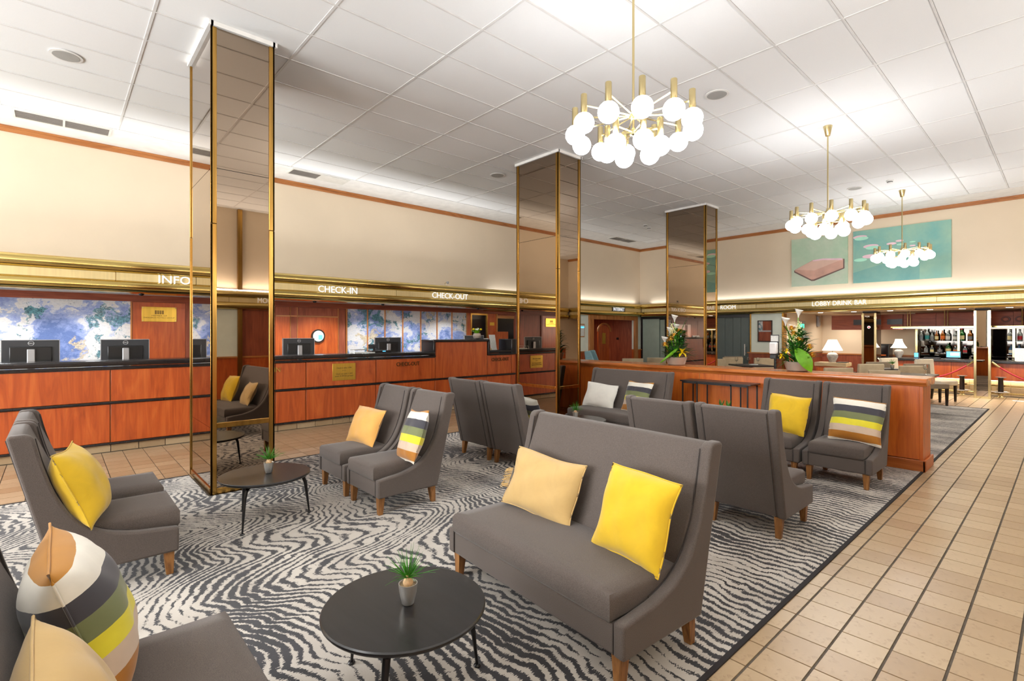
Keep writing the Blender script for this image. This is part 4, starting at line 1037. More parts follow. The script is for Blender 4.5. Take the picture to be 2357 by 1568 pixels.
    for k in range(3):
        r_ = -0.02 - 0.035 * k if flip > 0 else 0.07 - 0.03 * k
        b = B()
        for q in range(26):
            u = q / 25; b.sphere(tuple(at(r_ + rnd.uniform(-0.02, 0.02), -0.08 + rnd.uniform(-0.02, 0.02), 0.38 + 0.06 * k + u * 0.16)), 0.008, 6, 4)
        b.build('cream_blossom', 'cream', f)
arrangement((-4.19, 7.32, 1.031), 'flower arrangement in a champagne pot in front of the far mirrored column', 1, 11)
arrangement((-2.43, 7.34, 1.031), 'flower arrangement with a big glossy green leaf below the LOBBY DRINK BAR lettering', -1, 12)

# ------------------------------------------------------------------ chandeliers
def make_chandelier():
    t = thing('globe_chandelier', 'brass chandelier with white glowing globes nearest the camera', 'chandelier', group='brass globe chandeliers')
    # origin at ceiling
    HZ = -1.235
    B().lathe([(0.028, -0.14), (0.03, -0.135), (0.058, -0.005), (0.058, 0.0)], (0, 0, 0), 20).build('ceiling_cup', 'brass', t)
    B().tube([(0, 0, -0.13), (0, 0, HZ - 0.14)], 0.0095, 10).build('rod', 'brass', t)
    B().lathe([(0.012, HZ - 0.03), (0.03, HZ - 0.02), (0.034, HZ), (0.03, HZ + 0.02), (0.014, HZ + 0.07)], (0, 0, 0), 18).build('hub', 'brass', t)
    B().lathe([(0.01, HZ - 0.16), (0.026, HZ - 0.15), (0.026, HZ - 0.115), (0.012, HZ - 0.10)], (0, 0, 0), 18).build('hub', 'brass', t)
    for ring, (n, rad, z, a0) in enumerate(((12, 0.455, HZ, 12), (6, 0.205, HZ - 0.13, 25))):
        for k in range(n):
            a = R(a0 + 360 / n * k); c, s = math.cos(a), math.sin(a)
            arm = B(); p0 = (0.02 * c, 0.02 * s, z); p1 = (rad * c, rad * s, z)
            arm.tube([p0, p1], 0.0075, 4); ao = arm.build('arm', 'brass', t)
            B().lathe([(0.0225, z - 0.085), (0.024, z - 0.08), (0.024, z + 0.075), (0.022, z + 0.08)], (rad * c, rad * s, 0), 18).build('lamp_holder', 'brass', ao)
            B().sphere((rad * c, rad * s, z - 0.135), 0.077, 18, 10).build('glass_globe', 'globe', ao)
    return t
cd = make_chandelier(); cd.location = (-2.30, 3.37, CEIL)
dup(cd, (-2.30, 8.14, CEIL), R(9), 'brass chandelier with white glowing globes in the middle of the row')
dup(cd, (-2.30, 12.90, CEIL), R(4), 'brass chandelier with white glowing globes farthest away in front of the paintings')
dup(cd, (-2.30, -1.40, CEIL), R(4), 'brass chandelier with white globes behind the camera')

# ------------------------------------------------------------------ ceiling fittings
for x_, y_, lab in ((-7.13, 0.08, 'round grey ceiling speaker left of the nearest column'), (-2.91, 6.04, 'round grey ceiling speaker beside the nearest chandelier'),
                    (-7.13, 6.09, 'round grey ceiling speaker left of the second column'), (-2.91, 12.01, 'round grey ceiling speaker above the middle chandelier')):
    s_ = thing('ceiling_speaker', lab, 'speaker', (x_, y_, CEIL), group='round ceiling speakers')
    B().lathe([(0.115, 0.0), (0.14, -0.004), (0.14, -0.01), (0.118, -0.012)], (0, 0, 0), 36).build('rim', 'white', s_)
    B().lathe([(0.0001, -0.015), (0.112, -0.0145), (0.116, -0.0115)], (0, 0, 0), 36).build('grille', 'grille', s_)
def vent(x, y0, y1, label, shut=False):
    v = thing('air_vent', label, 'vent', (x, (y0 + y1) / 2, CEIL), group='slotted ceiling vents'); h = (y1 - y0) / 2
    B().box(-0.18, -0.15, -h, h, -0.012, 0).box(0.15, 0.18, -h, h, -0.012, 0).box(-0.15, 0.15, -h, -h + 0.025, -0.012, 0).box(-0.15, 0.15, h - 0.025, h, -0.012, 0).box(-0.15, 0.15, -0.012, 0.012, -0.012, 0).build('frame', 'offwhite', v)
    bx('backing', 'blackmetal', -0.15, 0.15, -h + 0.02, h - 0.02, -0.003, -0.001, v)
    for k in range(8):
        xx = -0.13 + 0.037 * k
        for a, b_ in ((-h + 0.026, -0.013), (0.013, h - 0.026)):
            o = bx('louvre', 'offwhite' if (shut and a > 0) else 'louvre', xx - (0.017 if shut and a > 0 else 0.010), xx + (0.017 if shut and a > 0 else 0.010), a, b_, -0.010, -0.004, v)
vent(-9.44, -0.43, 0.60, 'long slotted ceiling vent above the marble mural')
vent(-9.45, 3.13, 4.2, 'slotted ceiling vent above the CHECK-IN lettering, half closed', True)
vent(-9.40, 12.65, 13.75, 'slotted ceiling vent near the far corner of the room')
for x_, y_, lab in ((-2.31, 11.9, 'white smoke detector on the ceiling between the two far chandeliers'), (-7.70, 11.85, 'white smoke detector on the ceiling left of the far column'), (-7.82, 12.2, 'smaller white detector beside the smoke detector left of the far column')):
    d_ = thing('smoke_detector', lab, 'detector', (x_, y_, CEIL), group='ceiling detectors')
    B().lathe([(0.06, 0), (0.062, -0.02), (0.045, -0.028), (0.045, -0.045), (0.03, -0.06)], (0, 0, 0), 20).build('body', 'white', d_)
    B().lathe([(0.047, -0.03), (0.047, -0.043)], (0, 0, 0), 20).build('slot_ring', 'darkgrey', d_)

# ------------------------------------------------------------------ paintings on the bar wall
def ellipse(cx, cz, a, b, y0, y1, n=28): return B().prism([(cx + a * math.cos(2 * PI * k / n), cz + b * math.sin(2 * PI * k / n)) for k in range(n)], 'y', y0, y1)
p1 = thing('bed_painting', 'mint painting of a pink draped bed above the bar cornice', 'painting', (-4.50, WY - 0.005, 3.49))
bx('canvas', 'canvas1', -0.67, 0.67, -0.04, 0, -0.66, 0.64, p1)
B().prism([(-0.60, -0.22), (-0.12, 0.02), (0.60, -0.02), (0.60, -0.27), (-0.1, -0.54), (-0.17, -0.54), (-0.60, -0.27)], 'y', -0.042, -0.04).build('bed_shadow', 'beddark', p1)
B().prism([(-0.58, -0.20), (-0.12, 0.03), (0.57, -0.02), (0.57, -0.25), (-0.12, -0.50), (-0.17, -0.50), (-0.58, -0.24)], 'y', -0.044, -0.042).build('bed_drape', 'bedpink', p1)
B().prism([(-0.57, -0.20), (-0.12, 0.02), (0.55, -0.03), (-0.10, -0.26)], 'y', -0.0455, -0.044).build('bed_top', 'bedtop', p1)
B().prism([(-0.15, 0.02), (0.1, 0.04), (0.55, 0.0), (0.55, -0.05), (0.1, 0.0), (-0.12, -0.01)], 'y', -0.046, -0.044).build('pillow_band', 'ellpink', p1)
p2 = thing('ellipse_painting', 'wide teal painting with floating pink and mint ellipses above the bar cornice', 'painting', (-2.75, WY - 0.005, 3.48))
bx('canvas', 'canvas2', -0.96, 0.95, -0.04, 0, -0.66, 0.66, p2)
B().prism([(-0.96, -0.40), (0.38, -0.02), (0.38, -0.66), (-0.96, -0.66)], 'y', -0.042, -0.04).build('floor_plane', 'canvas3', p2)
B().prism([(0.38, 0.66), (0.95, 0.66), (0.95, 0.02), (0.38, -0.02)], 'y', -0.0425, -0.04).build('side_plane', 'canvas2', p2)
for q_, (ex, ez, ea, c_) in enumerate(((-0.81, 0.50, 0.15, 'ellpink'), (-0.78, 0.46, 0.15, 'ellgreen'), (-0.58, 0.24, 0.16, 'ellpink'), (-0.54, 0.20, 0.15, 'ellgreen'), (-0.16, 0.25, 0.10, 'ellpink'), (0.0, 0.30, 0.08, 'ellpink'),
                       (0.02, 0.21, 0.08, 'ellgreen'), (-0.2, 0.06, 0.13, 'ellpink'), (-0.6, -0.01, 0.16, 'ellpink'), (-0.8, -0.08, 0.14, 'ellgreen'), (0.25, 0.24, 0.06, 'ellgreen'), (0.25, 0.15, 0.06, 'ellpink'))):
    ellipse(ex, ez, ea, ea * 0.30, -0.0445 - 0.0006 * q_, -0.0425).build('painted_ellipse', c_, p2)

# ------------------------------------------------------------------ THE BAR
bcl = struct(bx('ceiling_bar', 'wall', -5.6, 2.6, 15.2, 18.9, 2.13, 2.25), 'low beige ceiling over the bar')
wbl = struct(bx('wall_bar_left', 'wall', -5.6, -5.42, 15.4, 18.8, 0.96, 2.13), 'beige wall at the left end of the bar')
bx('wainscot', 'dwood', -5.6, -5.41, 15.4, 18.8, 0, 0.93, wbl); bx('chair_rail', 'trim_y', -5.6, -5.39, 15.4, 18.8, 0.93, 0.96, wbl)
wbb = struct(bx('wall_bar_back', 'wall', -5.6, 2.6, 18.6, 18.8, 0.0, 2.13), 'beige wall behind the bar')
bx('wainscot', 'dwood', -5.42, -2.95, 18.58, 18.6, 0, 0.86, wbb); bx('chair_rail', 'trim_x', -5.42, -2.95, 18.56, 18.6, 0.86, 0.90, wbb)
for x_ in (-4.7, -3.9, -3.1, -2.3, -1.7, -0.9, -0.2):  # row includes extra downlights added to brighten the fascia
    B().lathe([(0.05, 0), (0.06, -0.006), (0.06, 0.01)], (0, 0, 0), 16).build('downlight', 'downlight', bcl, (x_, 16.0, 2.125))
    area('bar_downlight_fill', (x_, 16.0, 2.10), (0, 0, 0), 0.12, 0.12, 9, (1, 0.92, 0.8), 150)
area('bar_downlight_fill', (-4.6, 17.9, 2.1), (0, 0, 0), 0.12, 0.12, 9, (1, 0.92, 0.8), 150)  # added fill for the beige back wall, without a fitting
# hung fascia with brass light canopy
fs = thing('bar_fascia', 'hanging dark cherry fascia above the bar with vents and oval bosses', 'fascia')
bx('fascia_block', 'dwood_x', -4.76, -3.05, 17.2, 17.6, 1.64, 2.06, fs)
fj = [-3.04, -2.35, -1.6, -0.9, 0.6, 2.3]
for a, b_ in zip(fj[:-1], fj[1:]): bx('fascia_panel', 'dwood_x', a + 0.003, b_ - 0.003, 17.2, 17.45, 1.735, 2.06, fs)
for a, b_ in ((-4.2, -3.72), (-3.4, -3.06)):
    bx('vent_recess', 'blackplastic', a, b_, 17.192, 17.2, 1.78, 1.93, fs)
    for k in range(5): bx('vent_slat', 'darkwood', a, b_, 17.186, 17.192, 1.79 + 0.028 * k, 1.802 + 0.028 * k, fs)
for ex in (-1.03, -0.79, -0.5):
    ellipse(ex, 1.88, 0.085, 0.07, 17.17, 17.2).build('oval_boss', 'brownleather', fs, bevel=0.006); ellipse(ex, 1.88, 0.055, 0.045, 17.155, 17.2).build('oval_centre', 'dwood', fs, bevel=0.01)
lc = thing('brass_light_canopy', 'brass light trough hanging below the bar fascia', 'light')
bx('trough', 'brass_x', -3.3, 2.3, 17.05, 17.5, 1.675, 1.73, lc, 0.012); bx('lit_strip', 'barlight', -3.25, 2.25, 17.08, 17.12, 1.668, 1.6745, lc)
for x_ in (-2.93, -2.87, -2.16, -2.10, -0.75, -0.71): B().tube([(x_, 17.1, 1.72), (x_, 17.1, 2.13)], 0.011, 8).build('hanger', 'brass', lc)
area('bar_strip', (-1.3, 17.1, 1.66), (0, 0, 0), 3.6, 0.05, 12, (1, 0.9, 0.72))
# bar counter
bc_ = thing('bar_counter', 'dark cherry bar counter with black top and lit tiled plinth', 'bar')
bx('bar_top', 'black', -3.5, 2.3, 16.92, 17.55, 0.80, 0.872, bc_, 0.015, 3)
bj = [-3.45, -2.75, -2.02, -1.3, -0.6, 0.3, 2.25]
for a, b_ in zip(bj[:-1], bj[1:]): bx('bar_panel', 'cherry', a + 0.004, b_ - 0.004, 17.0, 17.03, 0.385, 0.80, bc_)
bx('bar_body', 'dwood', -3.45, 2.25, 17.03, 17.5, 0.39, 0.80, bc_); bx('plinth_core', 'grout', -3.45, 2.25, 17.19, 17.5, 0, 0.39, bc_)
x_ = -3.44
while x_ < 2.2:
    for z0, z1 in ((0.004, 0.192), (0.198, 0.385)): bx('plinth_tile', 'tile', x_, x_ + 0.245, 17.17, 17.2, z0, z1, bc_)
    x_ += 0.25
bx('plinth_light', 'barlight', -3.4, 2.2, 17.10, 17.13, 0.375, 0.385, bc_)
area('plinth_glow', (-1.2, 17.09, 0.37), (R(20), 0, 0), 4.0, 0.05, 5, (1, 0.85, 0.55))
for z_ in (0.265, 0.085):
    B().tube([(-3.4, 16.93, z_), (2.2, 16.93, z_)], 0.022, 10).build('foot_rail', 'brass_x', bc_)
for x_ in (-2.9, -1.95, -0.62): bx('rail_bracket', 'brass', x_ - 0.02, x_ + 0.02, 16.91, 17.17, 0.05, 0.11, bc_)
for x_, y_, lab in ((-1.78, 16.7, 'bar stool pedestal left of the slim brass column'), (-1.09, 16.72, 'bar stool pedestal right of the slim brass column')):
    s_ = thing('bar_stool', lab, 'stool', (x_, y_, 0), group='pedestal stools at the bar')
    B().lathe([(0.0001, 0.49), (0.10, 0.49), (0.10, 0.478), (0.0001, 0.47)], (0, 0, 0), 24).build('seat_disc', 'steel', s_)
    B().lathe([(0.05, 0.1), (0.052, 0.2), (0.047, 0.45), (0.055, 0.472)], (0, 0, 0), 20).build('pedestal', 'darkwood', s_)
    B().lathe([(0.06, 0.0), (0.06, 0.01), (0.03, 0.04), (0.04, 0.1)], (0, 0, 0), 20).build('base', 'brass', s_)
    B().tube([(0.15 * math.cos(2 * PI * k / 24), 0.15 * math.sin(2 * PI * k / 24), 0.13) for k in range(25)], 0.013, 8).build('foot_ring', 'steel', s_)
    for k in range(4):
        a = PI / 2 * k + 0.4; B().tube([(0.03 * math.cos(a), 0.03 * math.sin(a), 0.07), (0.145 * math.cos(a), 0.145 * math.sin(a), 0.125)], 0.009, 6).build('spoke', 'brass', s_)
# slim mirrored columns
def slim(x0, x1, y0, y1, label):
    c = thing('slim_column', None, None, kind='structure'); c['label'] = label
    bx('column_core', 'blackmetal', x0 + 0.02, x1 - 0.02, y0 + 0.02, y1 - 0.02, 0, 2.13, c)
    bx('mirror_panel', 'mirror', x0 + 0.05, x1 - 0.05, y0 + 0.008, y0 + 0.02, 0.04, 2.08, c); bx('mirror_panel', 'mirror', x1 - 0.02, x1 - 0.008, y0 + 0.05, y1, 0, 2.08, c); bx('mirror_panel', 'mirror', x0 + 0.008, x0 + 0.02, y0 + 0.05, y1, 0, 2.08, c)
    for a, b_ in ((x0, x0 + 0.05), (x1 - 0.05, x1)): bx('brass_edge', 'brass', a, b_, y0, y0 + 0.03, 0, 2.08, c, 0.003)
    bx('brass_foot', 'brass', x0 + 0.05, x1 - 0.05, y0 + 0.002, y0 + 0.02, 0, 0.05, c)
    return c
slim(-1.52, -1.22, 16.2, 16.5, 'slim mirrored column with brass edges in front of the bar')
slim(-3.77, -3.44, 16.2, 16.75, 'slim mirrored column with brass edges left of the bar')
text('FOR', 0.06, 'white', (-3.70, 16.205, 1.97), FACE_NY, None, 'tmp_text', 0.001).name = 'reflected_lettering'  # mirror image of the INFORMATION sign, modelled as letters on the panel
bpy.data.objects['reflected_lettering'].parent = bpy.data.objects['slim_column.001']
sg = ellipse(-3.605, 1.70, 0.035, 0.035, 16.196, 16.206).build('round_notice', 'white'); tag(sg, 'tiny round white sign on the slim column left of the bar', 'sign'); ellipse(-3.605, 1.70, 0.024, 0.024, 16.193, 16.196).build('red_ring', 'red', sg)
# back bar
bb = thing('back_bar', 'mirrored back bar with glass shelves of bottles', 'shelving')
bj = [-2.93, -2.02, -1.55, -0.95, -0.5, 0.4, 2.3]
bx('cabinet', 'dwood', -2.95, 2.3, 18.25, 18.58, 0, 0.80, bb)
for a, b_ in zip(bj[:-1], bj[1:]):
    bx('mirror_panel', 'backmirror', a + 0.03, b_ - 0.03, 18.55, 18.58, 0.80, 1.68, bb)
for a in bj: bx('brass_post', 'brass', a - 0.025, a + 0.025, 18.28, 18.56, 0.80, 1.68, bb)
for z_ in (0.985, 1.325): bx('glass_shelf', 'glass', -2.9, 2.28, 18.3, 18.54, z_ - 0.008, z_, bb)
bx('header', 'dwood_x', -2.95, 2.3, 18.25, 18.58, 1.68, 2.12, bb)
area('shelf_glow', (-1.3, 18.32, 1.66), (R(10), 0, 0), 3.2, 0.06, 4, (1, 0.95, 0.85))

BOT = {}
def bottle_mats(nm, c, tr=0.0):
    t = NT('bottle_' + nm); BOT[nm] = t.p(base=c, rough=0.08, trans=tr, ior=1.45)
bottle_mats('clear', srgb(214, 220, 214), 0.75); bottle_mats('amber', srgb(168, 96, 30), 0.5); bottle_mats('green', srgb(40, 110, 44), 0.4); bottle_mats('blue', srgb(60, 120, 170), 0.5); bottle_mats('dark', srgb(26, 22, 24), 0.0)
LBL = {k: plain('label_' + k, c, 0.6) for k, c in dict(white=srgb(232, 228, 216), orange=srgb(226, 110, 30), cream=srgb(226, 208, 150), teal=srgb(40, 130, 130), grey=srgb(120, 120, 124), red=srgb(180, 30, 40)).items()}
for nm, m_ in LBL.items(): M['lb_' + nm] = m_
for nm, m_ in BOT.items(): M['bt_' + nm] = m_
def bottle(x, z, col, lb, h, r, cap, label, square=False):
    b = thing('bottle', label, 'bottle', (x, 18.41, z), R(45) if square else 0, 'bottles on the bar shelves')
    n = 4 if square else 14
    B().lathe([(r * 0.9, 0), (r, 0.006), (r, h * 0.56), (r * 0.8, h * 0.66), (r * 0.34, h * 0.76), (r * 0.32, h * 0.93)], (0, 0, 0), n).build('glass_body', 'bt_' + col, b)
    B().lathe([(r * 0.36, h * 0.92), (r * 0.36, h)], (0, 0, 0), 10).build('cap', cap, b)
    B().lathe([(r * 1.015, h * 0.14), (r * 1.015, h * 0.44)], (0, 0, 0), n).build('label_band', 'lb_' + lb, b)
row1 = [(-2.84, 'clear', 'grey', .28, .045, 'white', 'clear bottle, first from the lamp on the upper bar shelf'), (-2.71, 'clear', 'teal', .34, .05, 'white', 'clear bottle with teal label, second on the upper bar shelf'),
        (-2.60, 'clear', 'grey', .24, .045, 'blackplastic', 'short clear bottle, third on the upper bar shelf'), (-2.50, 'amber', 'cream', .29, .042, 'darkwood', 'amber bottle with cream label, fourth on the upper bar shelf'),
        (-2.37, 'amber', 'orange', .32, .048, 'white', 'amber bottle with bright orange label on the upper bar shelf'), (-2.26, 'clear', 'white', .30, .05, 'steel', 'clear bottle with white label right of the orange label bottle'),
        (-2.10, 'clear', 'white', .28, .055, 'darkwood', 'wide clear bottle with white label on the upper bar shelf'), (-1.97, 'green', 'cream', .34, .058, 'red', 'green bottle with cream label and red cap on the upper bar shelf'),
        (-1.80, 'amber', 'grey', .30, .05, 'blackplastic', 'amber bottle right of the green one on the upper bar shelf'), (-1.02, 'clear', 'cream', .32, .055, 'blackplastic', 'clear bottle with gold label right of the slim column, upper shelf'), (-0.85, 'clear', 'red', .32, .045, 'blackplastic', 'clear bottle with red label right of the slim column, upper shelf')]
for x_, c_, l_, h_, r_, cap_, lab in row1: bottle(x_, 1.326, c_, l_, h_, r_, cap_, lab)
row2 = [(-2.73, 'clear', 'grey', .21, .06, 'blackplastic', 'squat square bottle nearest the lamp on the lower bar shelf', True), (-2.60, 'clear', 'cream', .21, .055, 'cream', 'squat square bottle with gold cap on the lower bar shelf', True), (-2.43, 'dark', 'grey', .22, .055, 'blackplastic', 'black bottle on the lower bar shelf', False),
        (-2.25, 'green', 'cream', .29, .06, 'steel', 'flat green bottle with oval cream label on the lower bar shelf', False), (-2.10, 'clear', 'orange', .21, .06, 'lb_orange', 'square clear bottle with orange cap on the lower bar shelf', True), (-1.90, 'clear', 'red', .21, .06, 'lb_red', 'square clear bottle with red cap on the lower bar shelf', True),
        (-1.72, 'clear', 'white', .34, .05, 'white', 'tall frosted bottle left of the slim column on the lower bar shelf', False), (-1.60, 'clear', 'white', .36, .05, 'steel', 'tall clear bottle beside the slim column on the lower bar shelf', False), (-1.00, 'blue', 'white', .26, .055, 'blackplastic', 'round dark blue bottle right of the slim column', False), (-0.86, 'blue', 'teal', .27, .055, 'blackplastic', 'pale blue bottle right of the slim column', False)]
for x_, c_, l_, h_, r_, cap_, lab, sq in row2: bottle(x_, 0.986, c_, l_, h_, r_, cap_, lab, sq)
# things on the bar
ps = thing('bar_till', 'touch screen till with blue display standing on the bar', 'till', (-2.02, 17.35, 0.872))
bx('screen_body', 'blackplastic', -0.15, 0.15, 0.0, 0.03, 0.02, 0.20, ps, 0.006); bx('display', 'screen', -0.135, 0.135, -0.004, 0.0, 0.04, 0.185, ps); bx('base', 'blackplastic', -0.1, 0.1, -0.03, 0.1, 0, 0.02, ps); bx('window_box', 'white', -0.06, 0.12, -0.006, -0.004, 0.08, 0.16, ps)
kb = tag(bx('bar_keyboard', 'blackplastic', -2.62, -2.28, 17.3, 17.45, 0.872, 0.90, None, 0.005), 'flat black keyboard tray on the bar beside the till', 'keyboard')
bs = thing('bar_screen', 'small angled blue screen on the bar beside the lamp', 'screen', (-2.78, 17.4, 0.872)); bx('screen_body', 'blackplastic', -0.06, 0.06, 0, 0.02, 0, 0.14, bs); bx('display', 'screen', -0.055, 0.03, -0.003, 0, 0.02, 0.13, bs)
tc_ = thing('menu_stand', 'white framed menu board tilted on the bar at the picture edge', 'menu', (-0.72, 16.99, 0.872)); f_ = bx('board', 'paper', -0.13, 0.13, -0.004, 0.004, 0.0, 0.30, tc_); f_.rotation_euler = (R(-18), 0, 0); g_ = B().box(-0.15, 0.15, -0.008, 0.004, -0.01, 0.02).box(-0.15, 0.15, -0.008, 0.004, 0.29, 0.32).box(-0.15, -0.125, -0.008, 0.004, 0, 0.3).box(0.125, 0.15, -0.008, 0.004, 0, 0.3).build('frame', 'white', tc_); g_.rotation_euler = (R(-18), 0, 0)
gl_ = 0
for x_, lab in ((-1.70, 'upturned glass on the bar, left one beside the slim column'), (-1.58, 'upturned glass on the bar touching the left edge of the slim column'), (-1.02, 'upturned glass on the bar, first right of the slim column'), (-0.92, 'upturned glass on the bar, second right of the slim column'), (-0.82, 'upturned glass on the bar, third right of the slim column')):
    g = thing('bar_glass', lab, 'glass', (x_, 17.48, 0.872), group='upturned glasses on the bar')
    B().lathe([(0.03, 0), (0.032, 0.004), (0.026, 0.07), (0.0001, 0.072)], (0, 0, 0), 14).build('bowl', 'glass', g)
# ropes
def rope(p, q, sag, label):
    r = thing('rope_barrier', label, 'rope', (0, 0, 0), group='red barrier ropes at the bar')
    P0, P1 = Vector(p), Vector(q)
    pts = []
    for k in range(33):
        u = k / 32; c = P0.lerp(P1, u); c.z -= sag * 4 * u * (1 - u); pts.append(c)
    B().tube(pts[2:-2], 0.017, 8).build('cord', 'red', r)
    B().tube(pts[:3], 0.021, 8).build('end_fitting', 'brass', r); B().tube(pts[-3:], 0.021, 8).build('end_fitting', 'brass', r)
rope((-1.53, 16.26, 0.87), (-3.43, 16.3, 0.87), 0.46, 'red barrier rope hanging left of the slim bar column')
rope((-1.21, 16.26, 0.86), (0.9, 16.3, 0.86), 0.5, 'red barrier rope hanging right of the slim bar column')
# lamps
def lamp(loc, label, s=1.0, bell=1.7):
    l = thing('table_lamp', label, 'lamp', loc, group='table lamps with white shades')
    B().lathe([(0.07 * s, 0), (0.075 * s, 0.015 * s), (0.10 * s, 0.07 * s), (0.135 * s, 0.16 * s), (0.13 * s, 0.22 * s), (0.09 * s, 0.26 * s), (0.045 * s, 0.275 * s)], (0, 0, 0), 28).build('ceramic_base', 'stucco', l)
    B().tube([(0, 0, 0.27 * s), (0, 0, 0.40 * s)], 0.012, 8).build('brass_neck', 'brass', l)
    sh = B(); k0 = 0
    for j in range(9):
        u = j / 8; hw = (0.20 - 0.115 * (1 - (1 - u) ** bell)) * s; z = (0.33 + 0.30 * u) * s
        sh.v += [(hw, 0, z), (0, hw, z), (-hw, 0, z), (0, -hw, z)] if False else [(hw, hw, z), (-hw, hw, z), (-hw, -hw, z), (hw, -hw, z)]
    for j in range(8):
        for i in range(4): sh.f.append((j * 4 + i, j * 4 + (i + 1) % 4, j * 4 + 4 + (i + 1) % 4, j * 4 + 4 + i))
    sh.f.append((32, 33, 34, 35))
    so = sh.build('lamp_shade', 'shade', l, smooth=0)
    return l
lamp((-4.33, 15.72, 0.745), 'white shaded table lamp on the pale sideboard left of the bar', 0.98, 1.05)
lamp((-3.14, 17.2, 0.872), 'white shaded table lamp standing on the bar top', 0.80)
sb = thing('sideboard', 'small rustic sideboard under the table lamp left of the bar', 'sideboard', (-4.33, 15.75, 0))
bx('top', 'palewood', -0.38, 0.38, -0.26, 0.26, 0.64, 0.745, sb, 0.01); bx('body', 'cherry', -0.35, 0.35, -0.23, 0.24, 0.08, 0.64, sb); bx('door', 'part', -0.33, -0.01, -0.245, -0.23, 0.12, 0.60, sb); bx('door', 'part', 0.01, 0.33, -0.245, -0.23, 0.12, 0.60, sb)
for x_ in (-0.32, 0.32):
    for y_ in (-0.2, 0.2): bx('leg', 'darkwood', x_ - 0.02, x_ + 0.02, y_ - 0.02, y_ + 0.02, 0, 0.08, sb)
tray_ = tag(bx('serving_tray', 'blackplastic', -4.2, -3.97, 15.56, 15.84, 0.746, 0.765, None, 0.005), 'dark serving tray on the sideboard beside the lamp', 'tray')
for k in range(3):
    s_ = thing('cutlery_piece', ('leftmost', 'middle', 'rightmost')[k] + ' of three loose silver spoons on the sideboard by the lamp', 'cutlery', (-4.64 + 0.05 * k, 15.58, 0.746), R(10 * k), 'cutlery on the sideboard')
    bx('handle', 'steel', -0.006, 0.006, -0.08, 0.03, 0.0, 0.005, s_); B().lathe([(0.0001, 0), (0.018, 0.003), (0.016, 0.007)], (0, 0.05, 0), 10, 0.8, 1.5).build('bowl', 'steel', s_)
wc = thing('wine_cooler', 'dark wine cooler against the wall behind the slim column', 'cooler', (-3.75, 18.3, 0)); bx('body', 'blackplastic', -0.22, 0.22, -0.22, 0.25, 0, 1.22, wc, 0.01); bx('glass_door', 'darkniche', -0.19, 0.19, -0.235, -0.22, 0.1, 1.17, wc); bx('lit_shelf', 'lb_orange', -0.15, 0.15, -0.24, -0.235, 0.88, 0.91, wc)
ex = thing('exit_sign', 'small green illuminated exit sign on the bar side wall', 'sign', (-5.42, 16.65, 1.70)); bx('housing', 'silver', 0.0, 0.08, -0.16, 0.16, 0.12, 0.20, ex, 0.01); bx('lit_panel', 'exitgreen', 0.03, 0.05, -0.14, 0.14, 0.0, 0.12, ex); bx('running_figure', 'white', 0.05, 0.053, -0.03, 0.03, 0.03, 0.09, ex)
es = thing('emergency_light', 'narrow metal emergency light on the bar side wall beside the fascia', 'wall light', (-5.42, 18.1, 1.75)); bx('body', 'silver', 0, 0.08, -0.07, 0.07, 0, 0.34, es, 0.02); bx('front', 'stucco', 0.08, 0.09, -0.05, 0.05, 0.04, 0.3, es)  # emergency light unit on the side wall
# hand sanitiser stand behind the partition
hs = thing('sanitiser_stand', 'black hand sanitiser stand with white dispenser behind the partition', 'dispenser', (-3.14, 8.5, 0.0065))
B().lathe([(0.14, 0), (0.14, 0.012), (0.02, 0.02)], (0, 0, 0), 24).build('foot', 'blackmetal', hs); B().tube([(0, 0, 0.01), (0, 0, 1.25)], 0.018, 10).build('pole', 'blackmetal', hs)
bx('sign_card', 'paper', -0.055, 0.055, -0.03, -0.022, 1.40, 1.49, hs); bx('sign_frame', 'blackplastic', -0.065, 0.065, -0.022, -0.01, 1.385, 1.505, hs); bx('back_plate', 'blackmetal', -0.06, 0.06, -0.02, 0.0, 1.12, 1.4, hs)
bx('dispenser', 'white', -0.055, 0.055, -0.11, -0.02, 1.2, 1.385, hs, 0.02, 3); bx('drip_tray', 'blackplastic', -0.045, 0.045, -0.10, -0.02, 1.13, 1.19, hs, 0.005)
fl = tag(bx('floor_sheet', 'paper', -0.86, -0.62, 16.05, 16.25, 0.0, 0.004), 'white sheet lying on the tiled floor in front of the bar', 'paper')

# ------------------------------------------------------------------ DINING AREA
def make_diner(name, label, mat, H=0.86, W=0.56, arms=False):
    t = thing(name, label, 'chair', group='suede dining chairs behind the partition')
    prof = [(-0.20, 0.34), (-0.24, H - 0.03), (-0.245, H), (-0.29, H), (-0.30, H - 0.04), (-0.27, 0.34)]
    B().prism(prof, 'x', -W / 2, W / 2).build('backrest', mat, t, bevel=0.015, seg=3)
    bx('seat', mat, -W / 2, W / 2, -0.22, 0.26, 0.36, 0.47, t, 0.025, 3)
    for sx_ in (-1, 1):
        for y_, dy in ((0.22, 0.0), (-0.23, -0.04)):
            B().taper(sx_ * (W / 2 - 0.035), y_, 0, 0.37, 0.016, 0.016, 0.024, 0.024, 0, dy).build('leg', 'darkwood', t)
        if arms:
            B().tube([(sx_ * (W / 2 + 0.02), 0.22, 0.40), (sx_ * (W / 2 + 0.03), 0.23, 0.62), (sx_ * (W / 2 + 0.03), 0.16, 0.66), (sx_ * (W / 2 + 0.02), -0.24, 0.66)], 0.02, 8).build('armrest', 'darkwood', t)
    return t
AW = R(47.85)
da = make_diner('dining_chair', 'beige suede dining chair back nearest the end of the partition', 'suede', arms=True); 
def back_at(o, x, y, rz):
    """put the chair so that the middle of its back stands at x, y"""
    o.location = (x + 0.27 * -math.sin(rz) , y + 0.27 * math.cos(rz), ZR); o.rotation_euler[2] = rz; return o
